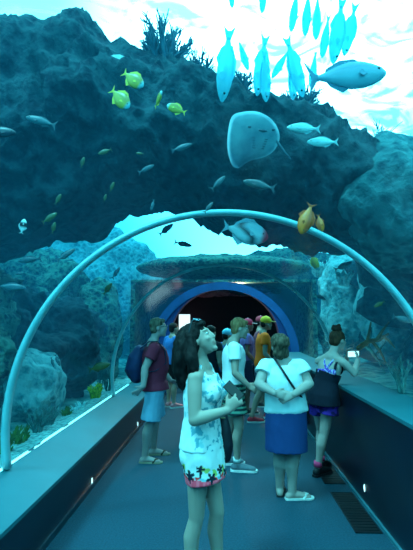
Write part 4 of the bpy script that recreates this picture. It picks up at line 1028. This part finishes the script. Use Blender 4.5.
for lab, h_, t_, Y_, kd in (('slim bright silver fish nosing up right on the dark rock', (154,165), (138,173), 3.6, 'silver'), ('slim silver fish nosing up right below the yellow school', (192,144), (171,151), 3.6, 'silver'),
    ('faint slim fish at the left below the plate coral', (98,154), (112,149), 3.8, 'olive'), ('small pale fish tail-up at the top of the bright gap', (151,211), (154,199), 4.2, 'silver'),
    ('dark slim fish crossing the bright gap behind the near rib', (173,224), (159,235), 6.5, 'dark'), ('pale fish low in the bright gap behind the near rib', (192,246), (174,242), 6.6, 'silver'),
    ('long pale fish swimming left under the ray', (243,181), (276,189), 3.0, 'silver'), ('faint pale fish slanting up left of the long pale fish', (225,176), (211,190), 3.3, 'silver'), ('faint pale fish just above the crown of the near rib', (213,202), (204,213), 3.4, 'silver'),
    ('striking orange fish nose-down above the near rib at right', (301,234), (312,203), 3.35, 'orange'), ('dusky orange-brown fish beside the orange one', (322,232), (318,214), 3.6, 'orange'),
    ('banded pale fish with a reddish face under the crown of the near rib', (268,238), (222,226), 4.7, 'banded'),
    ('slim white fish slanting up right against the left side of the near rib', (75,249), (56,261), 3.9, 'silver'), ('slim silver fish swimming left behind the near rib at left', (18,261), (42,258), 4.6, 'silver'), ('silver fish cut by the left edge beside the near rib', (26,288), (-4,286), 4.2, 'silver'),
    ('small pale fish above the one cut by the left edge', (15,274), (25,273), 4.6, 'silver'), ('white fish nosing up right between the two ribs on the left', (120,267), (112,279), 5.0, 'silver'), ('thin fish below the white one between the two ribs', (112,283), (103,295), 5.0, 'olive'),
    ('long greenish fish resting over the reef behind the yellow coral', (110,364), (88,370), 5.6, 'olive'), ('small pale fish diving over the left reef', (60,366), (55,354), 4.8, 'silver'), ('second small pale fish diving over the left reef', (54,367), (51,357), 4.8, 'silver'),
    ('small yellow-green fish at the right reef above the antler coral', (374,307), (385,301), 4.6, 'olive'), ('yellow fish at the right end of the bright gap', (318,270), (311,254), 7.6, 'yellow'),
    ('dim silver fish over the right reef above the far rib', (352,262), (334,270), 5.5, 'silver'), ('dim silver fish by the pale pillar at right', (326,300), (314,294), 7.4, 'silver'),
    ('dim pale fish near the right picture edge', (413,322), (392,316), 4.0, 'silver')):
    fish(kd, lab, h_, t_, Y_)
# the ray
def ray():
    c = at(253, 140, 2.72); u = V((.12,-.35,.93)).normalized(); x = V((1,0.15,.05)); x = (x-u*x.dot(u)).normalized(); n = x.cross(u)
    if n.y > 0: n = -n
    s = 2.72/F; mb = MB()
    out = [(-25,20),(-14,26),(0,28),(14,24),(24,15),(28,4),(24,-8),(14,-16),(0,-21),(-9,-28),(-13,-30),(-19,-27),(-25,-14),(-27,2)]
    o2 = []
    for i in range(len(out)):
        p0, p1, p2, p3 = [V((out[(i+j) % len(out)][0], out[(i+j) % len(out)][1], 0)) for j in (-1,0,1,2)]
        for k in range(4):
            t = k/4; q = (p1*2 + (p2-p0)*t + (p0*2-p1*5+p2*4-p3)*t*t + (p1*3-p0-p2*3+p3)*t**3)*.5; o2.append((q.x, q.y))
    out = o2
    N = len(out); vs = []; fs = []
    rings = 7
    for k in range(rings+1):
        t = 1-k/rings
        for (a, b) in out:
            th = .055*(1-t*t)**.6
            vs.append(c + x*(a*s*t) + u*(b*s*t) + n*th*.5)
    for k in range(rings+1):
        t = 1-k/rings
        for (a, b) in out:
            th = .08*(1-t*t)**.6
            vs.append(c + x*(a*s*t) + u*(b*s*t) - n*th)
    M = (rings+1)*N
    for k in range(rings):
        for i in range(N):
            j = (i+1) % N; fs.append((k*N+i, k*N+j, (k+1)*N+j, (k+1)*N+i)); fs.append((M+k*N+j, M+k*N+i, M+(k+1)*N+i, M+(k+1)*N+j))
    for i in range(N): j = (i+1) % N; fs.append((i, M+i, M+j, j))
    mb.add(vs, fs)
    o = obj('ray', mb, mat('ray_belly', srgb(96,156,168), .5, srgb(40,100,122), scale=7, contrast=(.4,.7)), None, c)
    tag(o, 'broad pale ray gliding over the tunnel, belly to the glass', 'ray')
    obj('tail', MB().limb([c + x*24*s + u*2*s, c + x*36*s + u*-8*s - n*.03, c + x*46*s + u*-14*s - n*.06], [.014,.009,.004], n=8), solid('ray_tail', srgb(60,120,140), .6), o, c)
    for a, b in ((-6,12), (19,12)): obj('nostril', MB().ell(c + x*a*s + u*b*s + n*.026, x*.012, u*.008, n*.004, 8, 6), solid('ray_dark', srgb(30,84,104), .6), o, c)
    obj('mouth', MB().ell(c + x*8*s + u*10*s + n*.028, x*.03, u*.008, n*.004, 10, 6), solid('ray_dark', srgb(30,84,104), .6), o, c)
    for k in range(5):
        for sg in (-1, 1): obj('gill_slit', MB().ell(c + x*(6+sg*(7-k*.6))*s + u*(2-k*2.4)*s + n*.027, x*.012, u*.003, n*.003, 8, 6), solid('ray_dark', srgb(30,84,104), .6), o, c)
ray()
# ================================================================== LIGHT
w = bpy.data.worlds.new('sky'); SC.world = w; w.use_nodes = True
t = w.node_tree; bg = t.nodes['Background']
tc = t.nodes.new('ShaderNodeTexCoord'); nm = t.nodes.new('ShaderNodeVectorMath'); nm.operation = 'NORMALIZE'
t.links.new(tc.outputs['Generated'], nm.inputs[0])
dp = t.nodes.new('ShaderNodeVectorMath'); dp.operation = 'DOT_PRODUCT'; dp.inputs[1].default_value = tuple((at(300,90,1)-CAM).normalized())
t.links.new(nm.outputs[0], dp.inputs[0])
mr = t.nodes.new('ShaderNodeMapRange'); mr.interpolation_type = 'SMOOTHSTEP'; mr.inputs[1].default_value = math.cos(math.radians(29)); mr.inputs[2].default_value = math.cos(math.radians(8))
t.links.new(dp.outputs['Value'], mr.inputs[0])
mx = t.nodes.new('ShaderNodeMix'); mx.data_type = 'RGBA'; mx.clamp_factor = True
mx.inputs['A'].default_value = (1.5, 4.5, 4.6, 1); mx.inputs['B'].default_value = (11, 15, 15.5, 1)
t.links.new(mr.outputs[0], mx.inputs['Factor']); t.links.new(mx.outputs['Result'], bg.inputs[0]); bg.inputs[1].default_value = 1.0
def sun(name, rot, col, e, ang):
    l = bpy.data.lights.new(name, 'SUN'); l.energy = e; l.color = col; l.angle = math.radians(ang)
    o = bpy.data.objects.new(name, l); C.objects.link(o); o.rotation_euler = rot; return o
def area(name, loc, target, size, col, e, sy=None):
    l = bpy.data.lights.new(name, 'AREA'); l.energy = e; l.color = col; l.size = size
    if sy: l.shape = 'RECTANGLE'; l.size_y = sy
    o = bpy.data.objects.new(name, l); C.objects.link(o); o.location = loc
    o.rotation_euler = (V(target)-V(loc)).to_track_quat('-Z', 'Y').to_euler(); return o
sun('sun', (math.radians(20), math.radians(-22), 0), (.40,.97,1), 5, 8)
area('room_lamp', (.4, 10.95, 2.53), (.25, 8.0, 1.2), .3, (1.0,.70,.40), 70)
l = bpy.data.lights.new('room_fill', 'POINT'); l.energy = 1.5; l.color = (1,.6,.7); l.shadow_soft_size = .2  # added fill light, brightens the mauve rock under the ceiling
o = bpy.data.objects.new('room_fill', l); C.objects.link(o); o.location = (-.9, 12.3, 1.8)
SC.view_settings.view_transform = 'Standard'
SC.view_settings.look = 'None'
